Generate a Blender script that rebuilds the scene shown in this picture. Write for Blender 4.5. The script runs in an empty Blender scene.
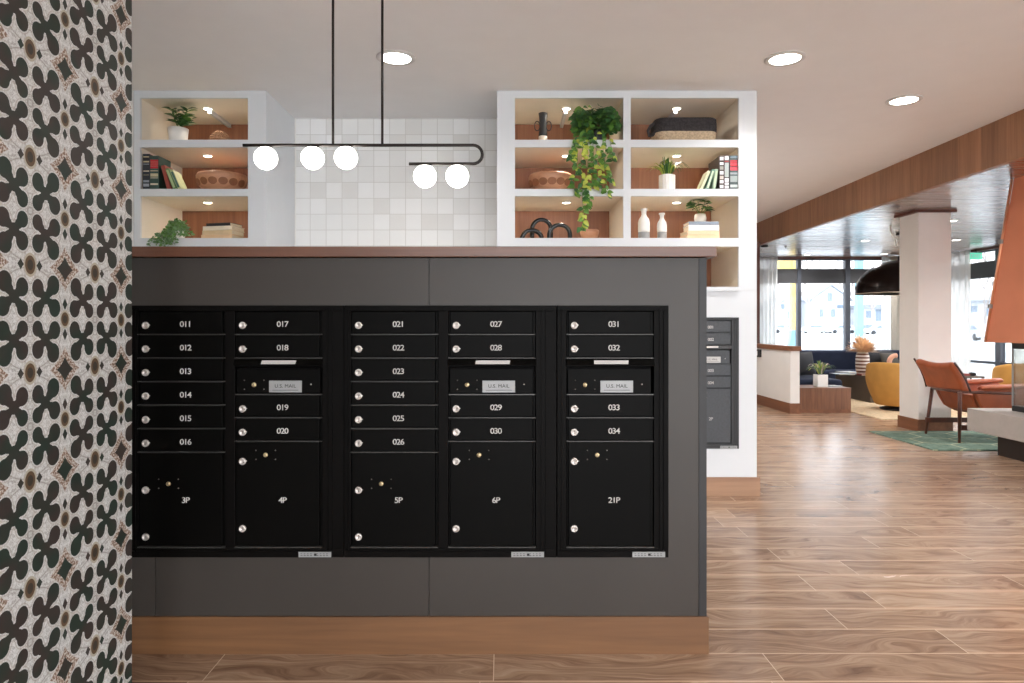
import bpy, math, random
from mathutils import Vector, Matrix, Euler
R = math.radians
PI = math.pi
SC = bpy.context.scene
COL = SC.collection
random.seed(7)

# ------------------------------------------------------------------ camera facts
F = 683.0            # focal length in pixels (24 mm on a 36 mm wide frame)
CX, CY = 502.0, 325.0
EYE = 1.243
def PX(px, Y): return (px - CX) * Y / F
def PZ(py, Y): return EYE - (py - CY) * Y / F

# ------------------------------------------------------------------ mesh helper
class MB:
    def __init__(s): s.V = []; s.Fc = []; s.M = []; s.S = []
    def add(s, vs, fs, m=0, sm=False):
        b = len(s.V); s.V += [tuple(v) for v in vs]
        for f in fs: s.Fc.append([b + i for i in f]); s.M.append(m); s.S.append(sm)
        return s
    def box(s, x0, x1, y0, y1, z0, z1, m=0):
        vs = [(x0,y0,z0),(x1,y0,z0),(x1,y1,z0),(x0,y1,z0),(x0,y0,z1),(x1,y0,z1),(x1,y1,z1),(x0,y1,z1)]
        return s.add(vs, [(0,3,2,1),(4,5,6,7),(0,1,5,4),(1,2,6,5),(2,3,7,6),(3,0,4,7)], m)
    def hexa(s, a, b, m=0):      # a: 4 lower points ccw seen from above, b: 4 upper points
        return s.add(list(a)+list(b), [(0,3,2,1),(4,5,6,7),(0,1,5,4),(1,2,6,5),(2,3,7,6),(3,0,4,7)], m)
    def prism(s, poly, h0, h1, axis='z', m=0, sm=False):
        n = len(poly)
        def mk(p, h):
            if axis == 'z': return (p[0], p[1], h)
            if axis == 'y': return (p[0], h, p[1])
            return (h, p[0], p[1])
        vs = [mk(p, h0) for p in poly] + [mk(p, h1) for p in poly]
        fs = [list(range(n))[::-1], list(range(n, 2*n))]
        s.add(vs, fs, m)
        b = len(s.V) - 2*n
        for i in range(n):
            j = (i+1) % n
            s.Fc.append([b+i, b+j, b+n+j, b+n+i]); s.M.append(m); s.S.append(sm)
        return s
    def lathe(s, prof, c=(0,0,0), seg=32, m=0, rot=None, sm=True, sx=1, sy=1):
        vs = []; fs = []
        for r, z in prof:
            for k in range(seg):
                a = 2*PI*k/seg
                v = Vector((r*math.cos(a)*sx, r*math.sin(a)*sy, z))
                if rot: v = rot @ v
                vs.append((v.x+c[0], v.y+c[1], v.z+c[2]))
        n = len(prof)
        for i in range(n-1):
            for k in range(seg):
                j = (k+1) % seg
                fs.append((i*seg+k, i*seg+j, (i+1)*seg+j, (i+1)*seg+k))
        if prof[0][0] > 1e-6: fs.append(tuple(range(seg))[::-1])
        if prof[-1][0] > 1e-6: fs.append(tuple((n-1)*seg+k for k in range(seg)))
        return s.add(vs, fs, m, sm)
    def cyl(s, c, r, h, axis='z', seg=24, m=0):
        rot = {'z': None, 'y': Matrix.Rotation(R(-90),3,'X'), 'x': Matrix.Rotation(R(90),3,'Y')}[axis]
        b = len(s.S)
        s.lathe([(r,0),(r,h)], c, seg, m, rot)
        s.S[-1] = False; s.S[-2] = False
        return s
    def ball(s, c, r, seg=24, rings=14, m=0, sz=1, sx=1, sy=1):
        prof = [(max(1e-7, r*math.sin(PI*i/rings)), -r*math.cos(PI*i/rings)*sz) for i in range(rings+1)]
        return s.lathe(prof, c, seg, m, sx=sx, sy=sy)
    def tube(s, pts, r, seg=10, m=0, closed=False, caps=True):
        pts = [Vector(p) for p in pts]; n = len(pts)
        rs = r if isinstance(r, (list, tuple)) else [r]*n
        vs = []; up = None
        for i, p in enumerate(pts):
            if closed: t = pts[(i+1)%n] - pts[i-1]
            else: t = pts[min(i+1,n-1)] - pts[max(i-1,0)]
            t.normalize()
            if up is None: up = Vector((0,0,1)) if abs(t.z) < .9 else Vector((0,1,0))
            a = t.cross(up)
            if a.length < 1e-4: a = t.cross(Vector((1,0,0)))
            a.normalize(); b = a.cross(t).normalized(); up = b
            for k in range(seg):
                w = 2*PI*k/seg
                vs.append(p + (a*math.cos(w) + b*math.sin(w))*rs[i])
        fs = []
        for i in range(n if closed else n-1):
            i2 = (i+1) % n
            for k in range(seg):
                j = (k+1) % seg
                fs.append((i*seg+k, i*seg+j, i2*seg+j, i2*seg+k))
        s.add(vs, fs, m, True)
        if caps and not closed:
            b = len(s.V) - n*seg
            s.Fc.append([b+k for k in range(seg)][::-1]); s.M.append(m); s.S.append(False)
            s.Fc.append([b+(n-1)*seg+k for k in range(seg)]); s.M.append(m); s.S.append(False)
        return s
    def grid(s, fn, nu, nv, m=0, sm=True):
        vs = [fn(i/nu, j/nv) for j in range(nv+1) for i in range(nu+1)]
        fs = [(j*(nu+1)+i, j*(nu+1)+i+1, (j+1)*(nu+1)+i+1, (j+1)*(nu+1)+i) for j in range(nv) for i in range(nu)]
        return s.add(vs, fs, m, sm)
    def build(s, name, mats, parent=None, loc=(0,0,0), rot=(0,0,0), bevel=0, solid=0, subsurf=0, seg=2):
        me = bpy.data.meshes.new(name)
        me.from_pydata(s.V, [], s.Fc)
        if not isinstance(mats, (list, tuple)): mats = [mats]
        for mt in mats: me.materials.append(mt)
        for p, mi, sm in zip(me.polygons, s.M, s.S): p.material_index = mi; p.use_smooth = sm
        me.validate(); me.update()
        o = bpy.data.objects.new(name, me); COL.objects.link(o)
        o.location = loc; o.rotation_euler = rot
        if parent: o.parent = parent
        if solid:
            md = o.modifiers.new('s', 'SOLIDIFY'); md.thickness = solid; md.offset = 0
        if bevel:
            md = o.modifiers.new('b', 'BEVEL'); md.width = bevel; md.segments = seg; md.limit_method = 'ANGLE'; md.angle_limit = R(40)
        if subsurf:
            md = o.modifiers.new('u', 'SUBSURF'); md.levels = subsurf; md.render_levels = subsurf
        return o

def tag(o, label=None, cat=None, group=None, kind=None):
    if label: o['label'] = label
    if cat: o['category'] = cat
    if group: o['group'] = group
    if kind: o['kind'] = kind
    return o
def struct(o): o['kind'] = 'structure'; return o
def thing(name, label, cat, loc=(0,0,0), rz=0, group=None):
    o = bpy.data.objects.new(name, None); COL.objects.link(o)
    o.empty_display_size = .1
    o.location = loc; o.rotation_euler = (0,0,rz)
    return tag(o, label, cat, group)

# ------------------------------------------------------------------ materials
def lin(c):
    return tuple((v/255/12.92 if v/255 <= .04045 else ((v/255+.055)/1.055)**2.4) for v in c) + (1,)
class NT:
    def __init__(s, name):
        s.m = bpy.data.materials.new(name); s.m.use_nodes = True
        s.t = s.m.node_tree; s.n = s.t.nodes; s.l = s.t.links
        s.bsdf = s.n['Principled BSDF']; s.out = s.n['Material Output']
    def new(s, typ, **kw):
        n = s.n.new(typ)
        for k, v in kw.items(): setattr(n, k, v)
        return n
    def put(s, sock, v):
        if isinstance(v, bpy.types.NodeSocket): s.l.new(v, sock)
        else: sock.default_value = v
    def math(s, op, a, b=None, c=None, clamp=False):
        n = s.new('ShaderNodeMath', operation=op); n.use_clamp = clamp
        s.put(n.inputs[0], a)
        if b is not None: s.put(n.inputs[1], b)
        if c is not None: s.put(n.inputs[2], c)
        return n.outputs[0]
    def xyz(s, kind='Object'):
        tc = s.new('ShaderNodeTexCoord'); sp = s.new('ShaderNodeSeparateXYZ')
        s.l.new(tc.outputs[kind], sp.inputs[0]); return sp.outputs
    def vec(s, x, y, z=0.0):
        n = s.new('ShaderNodeCombineXYZ')
        for i, v in enumerate((x, y, z)): s.put(n.inputs[i], v)
        return n.outputs[0]
    def noise(s, vec, scale=5, detail=4, rough=.5, dist=0):
        n = s.new('ShaderNodeTexNoise'); s.l.new(vec, n.inputs['Vector'])
        n.inputs['Scale'].default_value = scale; n.inputs['Detail'].default_value = detail
        n.inputs['Roughness'].default_value = rough; n.inputs['Distortion'].default_value = dist
        return n.outputs['Fac']
    def ramp(s, fac, stops, interp='LINEAR'):
        n = s.new('ShaderNodeValToRGB'); s.l.new(fac, n.inputs[0]); cr = n.color_ramp; cr.interpolation = interp
        while len(cr.elements) < len(stops): cr.elements.new(.5)
        for e, (p, c) in zip(cr.elements, stops): e.position = p; e.color = c
        return n.outputs[0]
    def mix(s, fac, a, b, mode='MIX'):
        n = s.new('ShaderNodeMix', data_type='RGBA', blend_type=mode)
        s.put(n.inputs[0], fac); s.put(n.inputs[6], a); s.put(n.inputs[7], b)
        return n.outputs[2]
    def bump(s, h, strength=.2, dist=.005):
        n = s.new('ShaderNodeBump'); s.l.new(h, n.inputs['Height'])
        n.inputs['Strength'].default_value = strength; n.inputs['Distance'].default_value = dist
        s.l.new(n.outputs[0], s.bsdf.inputs['Normal'])
    def base(s, c, rough=.5, metal=0, spec=.5):
        s.put(s.bsdf.inputs['Base Color'], c); s.put(s.bsdf.inputs['Roughness'], rough)
        s.bsdf.inputs['Metallic'].default_value = metal
        s.bsdf.inputs['Specular IOR Level'].default_value = spec
        return s.m

def plain(name, rgb, rough=.5, metal=0, spec=.5, var=.06, scale=6, bump=0):
    t = NT(name); c = lin(rgb)
    tc = t.new('ShaderNodeTexCoord')
    f = t.noise(tc.outputs['Object'], scale, 3)
    a = tuple(min(1, v*(1-var)) for v in c[:3]) + (1,); b = tuple(min(1, v*(1+var)) for v in c[:3]) + (1,)
    t.base(t.ramp(f, [(.3, a), (.7, b)]), rough, metal, spec)
    if bump:
        t.bump(t.noise(tc.outputs['Object'], scale*25, 2), bump, .002)
    return t.m
def emit(name, rgb, strength):
    t = NT(name); t.base(lin(rgb), .5)
    t.bsdf.inputs['Emission Color'].default_value = lin(rgb); t.bsdf.inputs['Emission Strength'].default_value = strength
    return t.m
def wood(name, dark, light, along='x', rough=.4, spec=.5, fine=40, broad=5, panels=0, bump=.05):
    """straight-grained veneer; along = direction of the grain"""
    t = NT(name); o = t.xyz()
    def co(k):
        s_ = [k*1.0]*3; i = 'xyz'.index(along); s_[i] = k*.05
        return t.vec(*[t.math('MULTIPLY', o[j], s_[j]) for j in range(3)])
    f1 = t.noise(co(broad), 1, 4, .6, 1.2)
    f2 = t.noise(co(fine), 1, 3, .6, .3)
    f = t.math('ADD', t.math('MULTIPLY', f1, .65), t.math('MULTIPLY', f2, .35))
    c = t.ramp(f, [(.32, lin(dark)), (.68, lin(light))])
    if panels:                       # veneer leaves of slightly different tone
        ax, w = panels
        w_ = t.new('ShaderNodeTexWhiteNoise', noise_dimensions='1D')
        t.l.new(t.math('FLOOR', t.math('DIVIDE', o['xyz'.index(ax)], w)), w_.inputs['W'])
        k = t.math('MULTIPLY_ADD', w_.outputs[0], .25, .87)
        hs = t.new('ShaderNodeHueSaturation'); t.l.new(c, hs.inputs['Color']); t.l.new(k, hs.inputs['Value'])
        c = hs.outputs[0]
    t.base(c, rough, 0, spec)
    if bump: t.bump(f2, bump, .002)
    return t.m

M = {}
M['white'] = plain('white_paint', (215,218,221), .45, var=.01)
M['ceiling'] = plain('ceiling_paint', (242,242,242), .8, spec=.2, var=.01)
M['wallwhite'] = plain('wall_paint', (232,230,226), .7, spec=.3, var=.015)
M['cubby'] = plain('cubby_cream', (238,229,214), .7, spec=.2, var=.02)
M['cubbywood'] = wood('cubby_walnut', (132,82,56), (170,114,80), 'z', .5, fine=60, broad=8, panels=('x', .11))
M['counterwood'] = wood('walnut_counter', (84,52,38), (126,84,64), 'x', .35, fine=50, broad=7)
M['basewood'] = wood('oak_baseboard', (96,64,38), (132,92,58), 'x', .5, fine=30, broad=9)
M['basewood2'] = wood('pale_baseboard', (140,102,76), (172,134,104), 'x', .5, fine=30, broad=9)
M['basewood_y'] = wood('baseboard_side', (105,64,42), (140,92,62), 'y', .5, fine=30, broad=6)
M['fascia'] = wood('fascia_veneer', (120,82,56), (166,120,88), 'z', .45, fine=50, broad=6, panels=('y', .31))
M['panelgrey'] = plain('charcoal_panel', (62,57,53), .4, spec=.28, var=.06, scale=2)
M['trimgrey'] = plain('charcoal_trim', (46,45,46), .45, spec=.3)
M['black'] = plain('black_powdercoat', (12,10,9), .45, spec=.05, var=.1, bump=.1)
M['blackdoor'] = plain('black_door_coat', (8,7,6), .42, spec=.05, var=.1, bump=.1)
M['greydoor'] = plain('worn_black_door', (54,56,60), .5, spec=.5, var=.25, scale=60)
M['edge'] = plain('lip_highlight', (70,68,66), .35, metal=.3)  # lighter colour paints the highlight along the door lips
M['nickel'] = plain('nickel', (214,206,200), .38, metal=.45)
M['nickeldark'] = plain('keyhole_nickel', (120,112,106), .4, metal=.4)
M['brass'] = plain('brass', (206,184,140), .35, metal=.5)
M['number'] = plain('white_lettering', (196,192,188), .5, var=0)
M['plate'] = plain('silver_plate', (150,150,150), .4, metal=.1)
M['ink'] = plain('ink', (16,16,17), .6, var=0)
M['rod'] = plain('bronze_rod', (42,36,33), .4, metal=.5)
M['globe'] = emit('opal_globe', (255,250,242), 4.5)
M['lens'] = emit('downlight_lens', (255,250,240), 8.0)
M['puck'] = emit('puck_lens', (255,244,222), 6.0)
M['ring'] = plain('downlight_ring', (215,213,210), .4)
M['leather'] = plain('tan_leather', (164,84,48), .38, var=.12, scale=9, bump=.12)
M['walnutleg'] = wood('walnut_leg', (66,34,24), (104,58,42), 'z', .4, fine=60)
M['navy'] = plain('navy_velvet', (38,44,62), .85, spec=.2, var=.15, bump=.2)
M['blackfab'] = plain('black_cushion', (30,32,38), .7, var=.2, bump=.2)
M['mustard'] = plain('mustard_velvet', (196,148,80), .8, spec=.2, var=.08, bump=.2)
M['taupe'] = plain('taupe_table', (92,80,68), .5, var=.06)
M['concrete'] = plain('concrete', (176,170,164), .75, var=.05, scale=9, bump=.1)
M['darkbase'] = wood('dark_plinth', (34,22,18), (48,32,26), 'z', .5)
M['copper'] = plain('copper_sheet', (216,136,102), .4, metal=.4, var=.05, scale=3)
M['copper2'] = plain('copper_seam', (232,168,130), .3, metal=.5)
M['chrome'] = plain('chrome', (200,200,200), .15, metal=1)
M['frame'] = plain('window_frame_grey', (72,76,84), .4, metal=.2)
M['transom'] = plain('transom_panel', (58,58,60), .4)
M['benchwood'] = wood('walnut_bench', (92,58,42), (142,98,72), 'z', .35, fine=70, broad=14)
M['leaf'] = plain('dark_leaf', (56,100,52), .4, var=.35, scale=30)
M['leaf2'] = plain('mid_leaf', (92,134,56), .4, var=.3, scale=30)
M['leaf3'] = plain('lime_leaf', (182,192,84), .4, var=.2, scale=30)
M['frond'] = plain('grey_green_frond', (112,146,100), .5, var=.3, scale=20)
M['pot'] = plain('white_ceramic', (238,236,232), .35, var=.01)
M['potcream'] = plain('cream_ceramic', (232,220,204), .45, var=.02)
M['soil'] = plain('soil', (50,38,30), .9, var=.3, scale=60)
M['bowlwood'] = wood('carved_wood', (158,106,78), (212,162,130), 'x', .45, fine=25, broad=7)
M['bowlhole'] = plain('carved_hollow', (138,90,64), .6)
M['bead'] = plain('woven_bead', (150,112,84), .7, var=.35, scale=120)
M['charvase'] = plain('black_stoneware', (44,46,50), .5, var=.2, scale=20)
M['glossblack'] = plain('gloss_black', (10,10,11), .22, var=.1)
M['jute'] = plain('natural_jute', (196,174,146), .85, var=.25, scale=80, bump=.6)
M['jutedark'] = plain('charcoal_jute', (58,54,56), .9, var=.4, scale=80, bump=.8)
M['pages'] = plain('paper_pages', (226,214,192), .8, var=.06, scale=40)
M['dome'] = plain('black_dome', (38,32,30), .25, metal=.7)
M['domein'] = plain('dome_inside', (236,226,210), .5)
M['dried'] = plain('dried_palm', (232,200,164), .7, var=.15, scale=20)
M['yellow'] = plain('yellow_paint', (240,205,120), .6)
M['teal'] = plain('teal_paint', (134,178,190), .6)
M['asphalt'] = plain('outdoor_paving', (214,214,212), .9, var=.05, scale=.2)
M['bark'] = plain('pale_bark', (176,168,164), .9, var=.1)
M['siding'] = plain('white_siding', (214,217,222), .7, var=.02)
M['shingle'] = plain('grey_shingle', (150,156,164), .8, var=.1)
M['houseglass'] = plain('house_window', (128,142,158), .3)
M['tyre'] = plain('tyre', (50,52,56), .8)
M['redc'] = plain('red_cover', (158,72,58), .6)
M['screen'] = plain('black_plastic', (24,24,26), .4)

# tiles of the back wall
def tile_mat():
    t = NT('glazed_square_tile'); o = t.xyz(); P = .1312
    x = t.math('DIVIDE', t.math('ADD', o[0], 1.715), P); z = t.math('DIVIDE', t.math('SUBTRACT', o[2], 2.8145), P)
    fx = t.math('FRACT', x); fz = t.math('FRACT', z)
    wn = t.new('ShaderNodeTexWhiteNoise', noise_dimensions='2D')
    t.l.new(t.vec(t.math('FLOOR', x), t.math('FLOOR', z)), wn.inputs['Vector'])
    c = t.ramp(wn.outputs[0], [(0, lin((228,227,224))), (.35, lin((236,236,234))), (1, lin((243,243,242)))])
    d = t.math('MINIMUM', t.math('MINIMUM', fx, t.math('SUBTRACT', 1, fx)), t.math('MINIMUM', fz, t.math('SUBTRACT', 1, fz)))
    g = t.math('LESS_THAN', d, .018)
    cc = t.mix(g, c, lin((206,204,200)))
    n = t.noise(t.vec(t.math('MULTIPLY', x, 3), 0.0, t.math('MULTIPLY', z, 3)), 2, 2)
    t.base(cc, t.math('MULTIPLY_ADD', g, .5, .22))
    h = t.math('ADD', t.math('MULTIPLY', t.math('SMOOTH_MIN', d, .05, .03), 10), t.math('MULTIPLY', n, .4))
    t.bump(h, .25, .004)
    return t.m
M['tile'] = tile_mat()

def floor_mat():
    t = NT('wood_look_plank_tile'); o = t.xyz(); W = .2032; L = 1.016
    yr = t.math('DIVIDE', t.math('SUBTRACT', o[1], 2.586), W)
    r = t.math('FLOOR', yr); fy = t.math('FRACT', yr)
    wn = t.new('ShaderNodeTexWhiteNoise', noise_dimensions='1D'); t.l.new(r, wn.inputs['W'])
    off = wn.outputs[0]
    for k, v in ((-1,-.03),(0,1.767),(1,1.413),(2,1.683),(3,1.47),(4,1.777)):
        eq = t.math('COMPARE', r, float(k), .1)
        val = (1 - (v/L) % 1) % 1
        mx = t.new('ShaderNodeMix', data_type='FLOAT')
        t.l.new(eq, mx.inputs[0]); t.l.new(off, mx.inputs[2]); mx.inputs[3].default_value = val
        off = mx.outputs[0]
    xc = t.math('ADD', t.math('DIVIDE', o[0], L), off)
    c_ = t.math('FLOOR', xc); fx = t.math('FRACT', xc)
    w2 = t.new('ShaderNodeTexWhiteNoise', noise_dimensions='2D'); t.l.new(t.vec(r, c_), w2.inputs['Vector'])
    pid = w2.outputs[0]
    gx = t.math('MULTIPLY_ADD', pid, 31.0, t.math('MULTIPLY', o[0], 1.0))
    gy = t.math('MULTIPLY_ADD', pid, 17.0, t.math('MULTIPLY', o[1], 9.0))
    warp = t.noise(t.vec(t.math('MULTIPLY', gx, 1.3), t.math('MULTIPLY', gy, .35)), 1.2, 2)
    gy2 = t.math('MULTIPLY_ADD', warp, 4.0, gy)
    f1 = t.noise(t.vec(t.math('MULTIPLY', gx, .9), gy2), 2.0, 5, .62, .8)
    f2 = t.noise(t.vec(t.math('MULTIPLY', gx, 3), t.math('MULTIPLY', gy2, 6)), 2.2, 3, .6)
    f = t.math('ADD', t.math('MULTIPLY', f1, .7), t.math('MULTIPLY', f2, .3))
    f = t.math('ADD', f, t.math('MULTIPLY', t.math('SUBTRACT', pid, .5), .10))
    c = t.ramp(f, [(.30, lin((106,80,64))), (.44, lin((144,115,93))), (.57, lin((170,142,118))), (.72, lin((198,173,150)))])
    ex = t.math('MULTIPLY', t.math('MINIMUM', fx, t.math('SUBTRACT', 1, fx)), L)
    ey = t.math('MULTIPLY', t.math('MINIMUM', fy, t.math('SUBTRACT', 1, fy)), W)
    e = t.math('LESS_THAN', t.math('MINIMUM', ex, ey), .0015)
    # pale sapwood band beside the long joints
    sap = t.math('MULTIPLY', t.math('LESS_THAN', ey, t.math('MULTIPLY', pid, .02)), .4)
    c = t.mix(sap, c, lin((214,176,146)))
    c = t.mix(e, c, lin((222,198,172)))
    rg = t.math('MULTIPLY_ADD', f, .12, .19)
    t.base(c, rg, 0, .5)
    return t.m
M['floor'] = floor_mat()

def woodceil_mat():
    t = NT('glossy_wood_ceiling_board'); o = t.xyz()
    W = .1555
    yr = t.math('DIVIDE', o[1], W); fy = t.math('FRACT', yr); r = t.math('FLOOR', yr)
    wn = t.new('ShaderNodeTexWhiteNoise', noise_dimensions='1D'); t.l.new(r, wn.inputs['W'])
    f1 = t.noise(t.vec(t.math('MULTIPLY', o[0], .35), t.math('MULTIPLY', o[1], 14)), 1.5, 4, .6, .6)
    c = t.ramp(t.math('ADD', t.math('MULTIPLY', f1, .8), t.math('MULTIPLY', wn.outputs[0], .2)), [(.3, lin((92,62,48))), (.7, lin((140,102,80)))])
    d = t.math('MINIMUM', fy, t.math('SUBTRACT', 1, fy))
    g = t.math('LESS_THAN', d, .03)
    c = t.mix(g, c, lin((60,42,34)))
    t.base(c, t.math('MULTIPLY_ADD', f1, .15, .2), 0, .9)
    t.bsdf.inputs['Coat Weight'].default_value = .8; t.bsdf.inputs['Coat Roughness'].default_value = .22
    h = t.math('ADD', t.math('MULTIPLY', f1, .8), t.math('MULTIPLY', t.math('MINIMUM', d, .06), 8))
    t.bump(h, .25, .006)
    return t.m
M['woodceil'] = woodceil_mat()

def paper_mat():
    t = NT('patterned_wallpaper'); o = t.xyz('Object')
    a = t.math('ABSOLUTE', t.math('SUBTRACT', t.math('FRACT', t.math('MULTIPLY_ADD', t.math('SUBTRACT', o[1], 1.863), 1/.2745, .5)), .5))
    b = t.math('ABSOLUTE', t.math('SUBTRACT', t.math('FRACT', t.math('MULTIPLY_ADD', t.math('SUBTRACT', o[2], 1.395), 1/.2726, .5)), .5))
    u = t.math('SUBTRACT', .5, a); v = t.math('SUBTRACT', .5, b)   # measured from the middle of a medallion
    uv = t.vec(u, v)
    def dist(cx, cy, r, sx=1, sy=1):
        if sx == 1 and sy == 1:
            n = t.new('ShaderNodeVectorMath', operation='DISTANCE'); t.l.new(uv, n.inputs[0]); n.inputs[1].default_value = (cx, cy, 0)
            return t.math('SUBTRACT', n.outputs['Value'], r)
        vv = t.vec(t.math('MULTIPLY', t.math('SUBTRACT', u, cx), sx), t.math('MULTIPLY', t.math('SUBTRACT', v, cy), sy))
        n = t.new('ShaderNodeVectorMath', operation='LENGTH'); t.l.new(vv, n.inputs[0])
        return t.math('SUBTRACT', n.outputs['Value'], r)
    d = None
    for c in ((.210,.200,.062),(.325,.330,.090,1,.95),(.105,.290,.080,1,.92),(.345,.108,.084,1,.95),(.100,.092,.072,1,.95),
              (.270,.265,.052),(.150,.245,.046),(.285,.150,.048),(.150,.142,.046)):
        q = dist(*c)
        d = q if d is None else t.math('SMOOTH_MIN', d, q, .018)
    club = t.math('LESS_THAN', d, 0)
    rim = t.math('LESS_THAN', t.math('ABSOLUTE', t.math('SUBTRACT', d, .018)), .005)
    # diamond at the corner
    du = t.math('SUBTRACT', .5, u); dv = t.math('SUBTRACT', .5, v)
    dd = t.math('ADD', t.math('POWER', du, .8), t.math('POWER', dv, .8))
    dia_o = t.math('LESS_THAN', dd, .312); dia_i = t.math('LESS_THAN', dd, .195)
    # lantern motifs half way between diamonds
    def lan(cx, cy, rx, ry):
        q = dist(cx, cy, 0, 1/rx, 1/ry)
        return t.math('LESS_THAN', q, 1), t.math('LESS_THAN', q, .78), t.math('LESS_THAN', q, .45)
    b1, b2, b3 = lan(0, .5, .088, .112)
    a1, a2, a3 = lan(.5, 0, .075, .09)
    # small dark darts beside the lanterns
    q1 = t.math('ADD', t.math('MULTIPLY', t.math('ABSOLUTE', t.math('SUBTRACT', u, .125)), 1.2), t.math('MULTIPLY', dv, 1.0))
    dart1 = t.math('LESS_THAN', q1, .05)
    q2 = t.math('ADD', t.math('MULTIPLY', t.math('ABSOLUTE', t.math('SUBTRACT', v, .15)), .8), t.math('MULTIPLY', du, 1.3))
    dart2 = t.math('LESS_THAN', q2, .05)
    # lace lines on the white ground (mirrored with the pattern)
    nz = t.noise(uv, 11, 3, .5, 1.5)
    lace = t.math('LESS_THAN', t.math('ABSOLUTE', t.math('SUBTRACT', nz, .5)), .02)
    soft = t.noise(uv, 26, 2)
    ring = t.math('LESS_THAN', t.math('ABSOLUTE', dist(0,0,.475)), .006)
    n4 = dist(0, 0, .035); knot = t.math('LESS_THAN', t.math('ABSOLUTE', n4), .008)
    white = t.ramp(soft, [(.3, lin((190,188,184))), (.6, lin((215,214,212)))])
    c = white
    grey = lin((132,126,118)); brown = lin((128,100,82)); dk = t.ramp(t.noise(t.vec(o[1], o[2]), 9, 2), [(.4, lin((40,52,44))), (.6, lin((58,50,46)))])
    nz2 = t.noise(uv, 19, 2, .5, 2.5)
    lace2 = t.math('LESS_THAN', t.math('ABSOLUTE', t.math('SUBTRACT', nz2, .46)), .016)
    for msk in (lace, lace2, ring, knot): c = t.mix(t.math('MULTIPLY', msk, .55), c, grey)
    c = t.mix(t.math('MULTIPLY', rim, .45), c, lin((150,138,118)))
    for msk in (b1, a1): c = t.mix(msk, c, lin((176,168,150)))
    for msk in (b2, a2): c = t.mix(msk, c, lin((96,76,56)))
    for msk in (b3, a3): c = t.mix(msk, c, lin((60,54,46)))
    sp = t.noise(t.vec(o[1], o[2]), 160, 2)
    c = t.mix(dia_o, c, t.ramp(sp, [(.45, brown), (.6, lin((206,198,188)))]))
    for msk in (dia_i, club, dart1, dart2): c = t.mix(msk, c, dk)
    t.base(c, .6, 0, .3)
    return t.m
M['paper'] = paper_mat()

def glass_mat(name='window_glass', tint=(1,1,1,1), refl=.06):
    t = NT(name); t.n.remove(t.bsdf)
    tr = t.new('ShaderNodeBsdfTransparent'); tr.inputs[0].default_value = tint
    gl = t.new('ShaderNodeBsdfGlossy'); gl.inputs['Roughness'].default_value = .02
    fr = t.new('ShaderNodeLayerWeight'); fr.inputs[0].default_value = .2
    mx = t.new('ShaderNodeMixShader')
    t.l.new(t.math('MULTIPLY_ADD', fr.outputs['Fresnel'], .4, refl*.4), mx.inputs[0])
    t.l.new(tr.outputs[0], mx.inputs[1]); t.l.new(gl.outputs[0], mx.inputs[2]); t.l.new(mx.outputs[0], t.out.inputs[0])
    return t.m
M['glass'] = glass_mat('window_glass', (.61,.62,.63,1))
M['fireglass'] = glass_mat('firebox_glass', (.86,.86,.84,1), .1)
def sheer_mat(name, rgb, transp):
    t = NT(name); t.n.remove(t.bsdf)
    tr = t.new('ShaderNodeBsdfTransparent'); df = t.new('ShaderNodeBsdfDiffuse'); tl = t.new('ShaderNodeBsdfTranslucent')
    df.inputs[0].default_value = lin(rgb); tl.inputs[0].default_value = lin(rgb)
    m1 = t.new('ShaderNodeMixShader'); m1.inputs[0].default_value = .45
    t.l.new(df.outputs[0], m1.inputs[1]); t.l.new(tl.outputs[0], m1.inputs[2])
    m2 = t.new('ShaderNodeMixShader')
    o = t.xyz(); n = t.noise(t.vec(t.math('MULTIPLY', o[0], 60), t.math('MULTIPLY', o[1], 60), t.math('MULTIPLY', o[2], .5)), 1, 2)
    t.l.new(t.math('MULTIPLY_ADD', n, .1, transp-.05), m2.inputs[0])
    t.l.new(m1.outputs[0], m2.inputs[1]); t.l.new(tr.outputs[0], m2.inputs[2]); t.l.new(m2.outputs[0], t.out.inputs[0])
    return t.m
M['sheer'] = sheer_mat('sheer_curtain', (240,240,238), .32)
M['drape'] = sheer_mat('beige_drape', (206,200,190), .06)

def rug_mat():
    t = NT('green_hexagon_rug'); o = t.xyz(); S = .42
    x = t.math('DIVIDE', o[0], S); y = t.math('DIVIDE', o[1], S)
    def wrap(v, p, off): return t.math('SUBTRACT', t.math('MULTIPLY', t.math('FRACT', t.math('DIVIDE', t.math('ADD', v, off), p)), p), p/2)
    def hexd(o_):
        a = t.math('ABSOLUTE', wrap(x, 1.0, o_*.5)); b = t.math('ABSOLUTE', wrap(y, 1.732, o_*.866))
        return t.math('MAXIMUM', a, t.math('ADD', t.math('MULTIPLY', a, .5), t.math('MULTIPLY', b, .866)))
    hd = t.math('MINIMUM', hexd(0), hexd(1))
    n = t.noise(t.vec(o[0], o[1]), 14, 4, .7)
    c = t.ramp(n, [(.3, lin((84,108,96))), (.7, lin((132,154,140)))])
    c = t.mix(t.math('GREATER_THAN', hd, .48), c, lin((176,180,150)))
    t.base(c, .95, 0, .1); t.bump(n, .4, .004)
    return t.m
M['rug'] = rug_mat()
M['rugbeige'] = plain('beige_rug', (206,184,152), .95, spec=.1, var=.2, scale=40, bump=.8)

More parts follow.
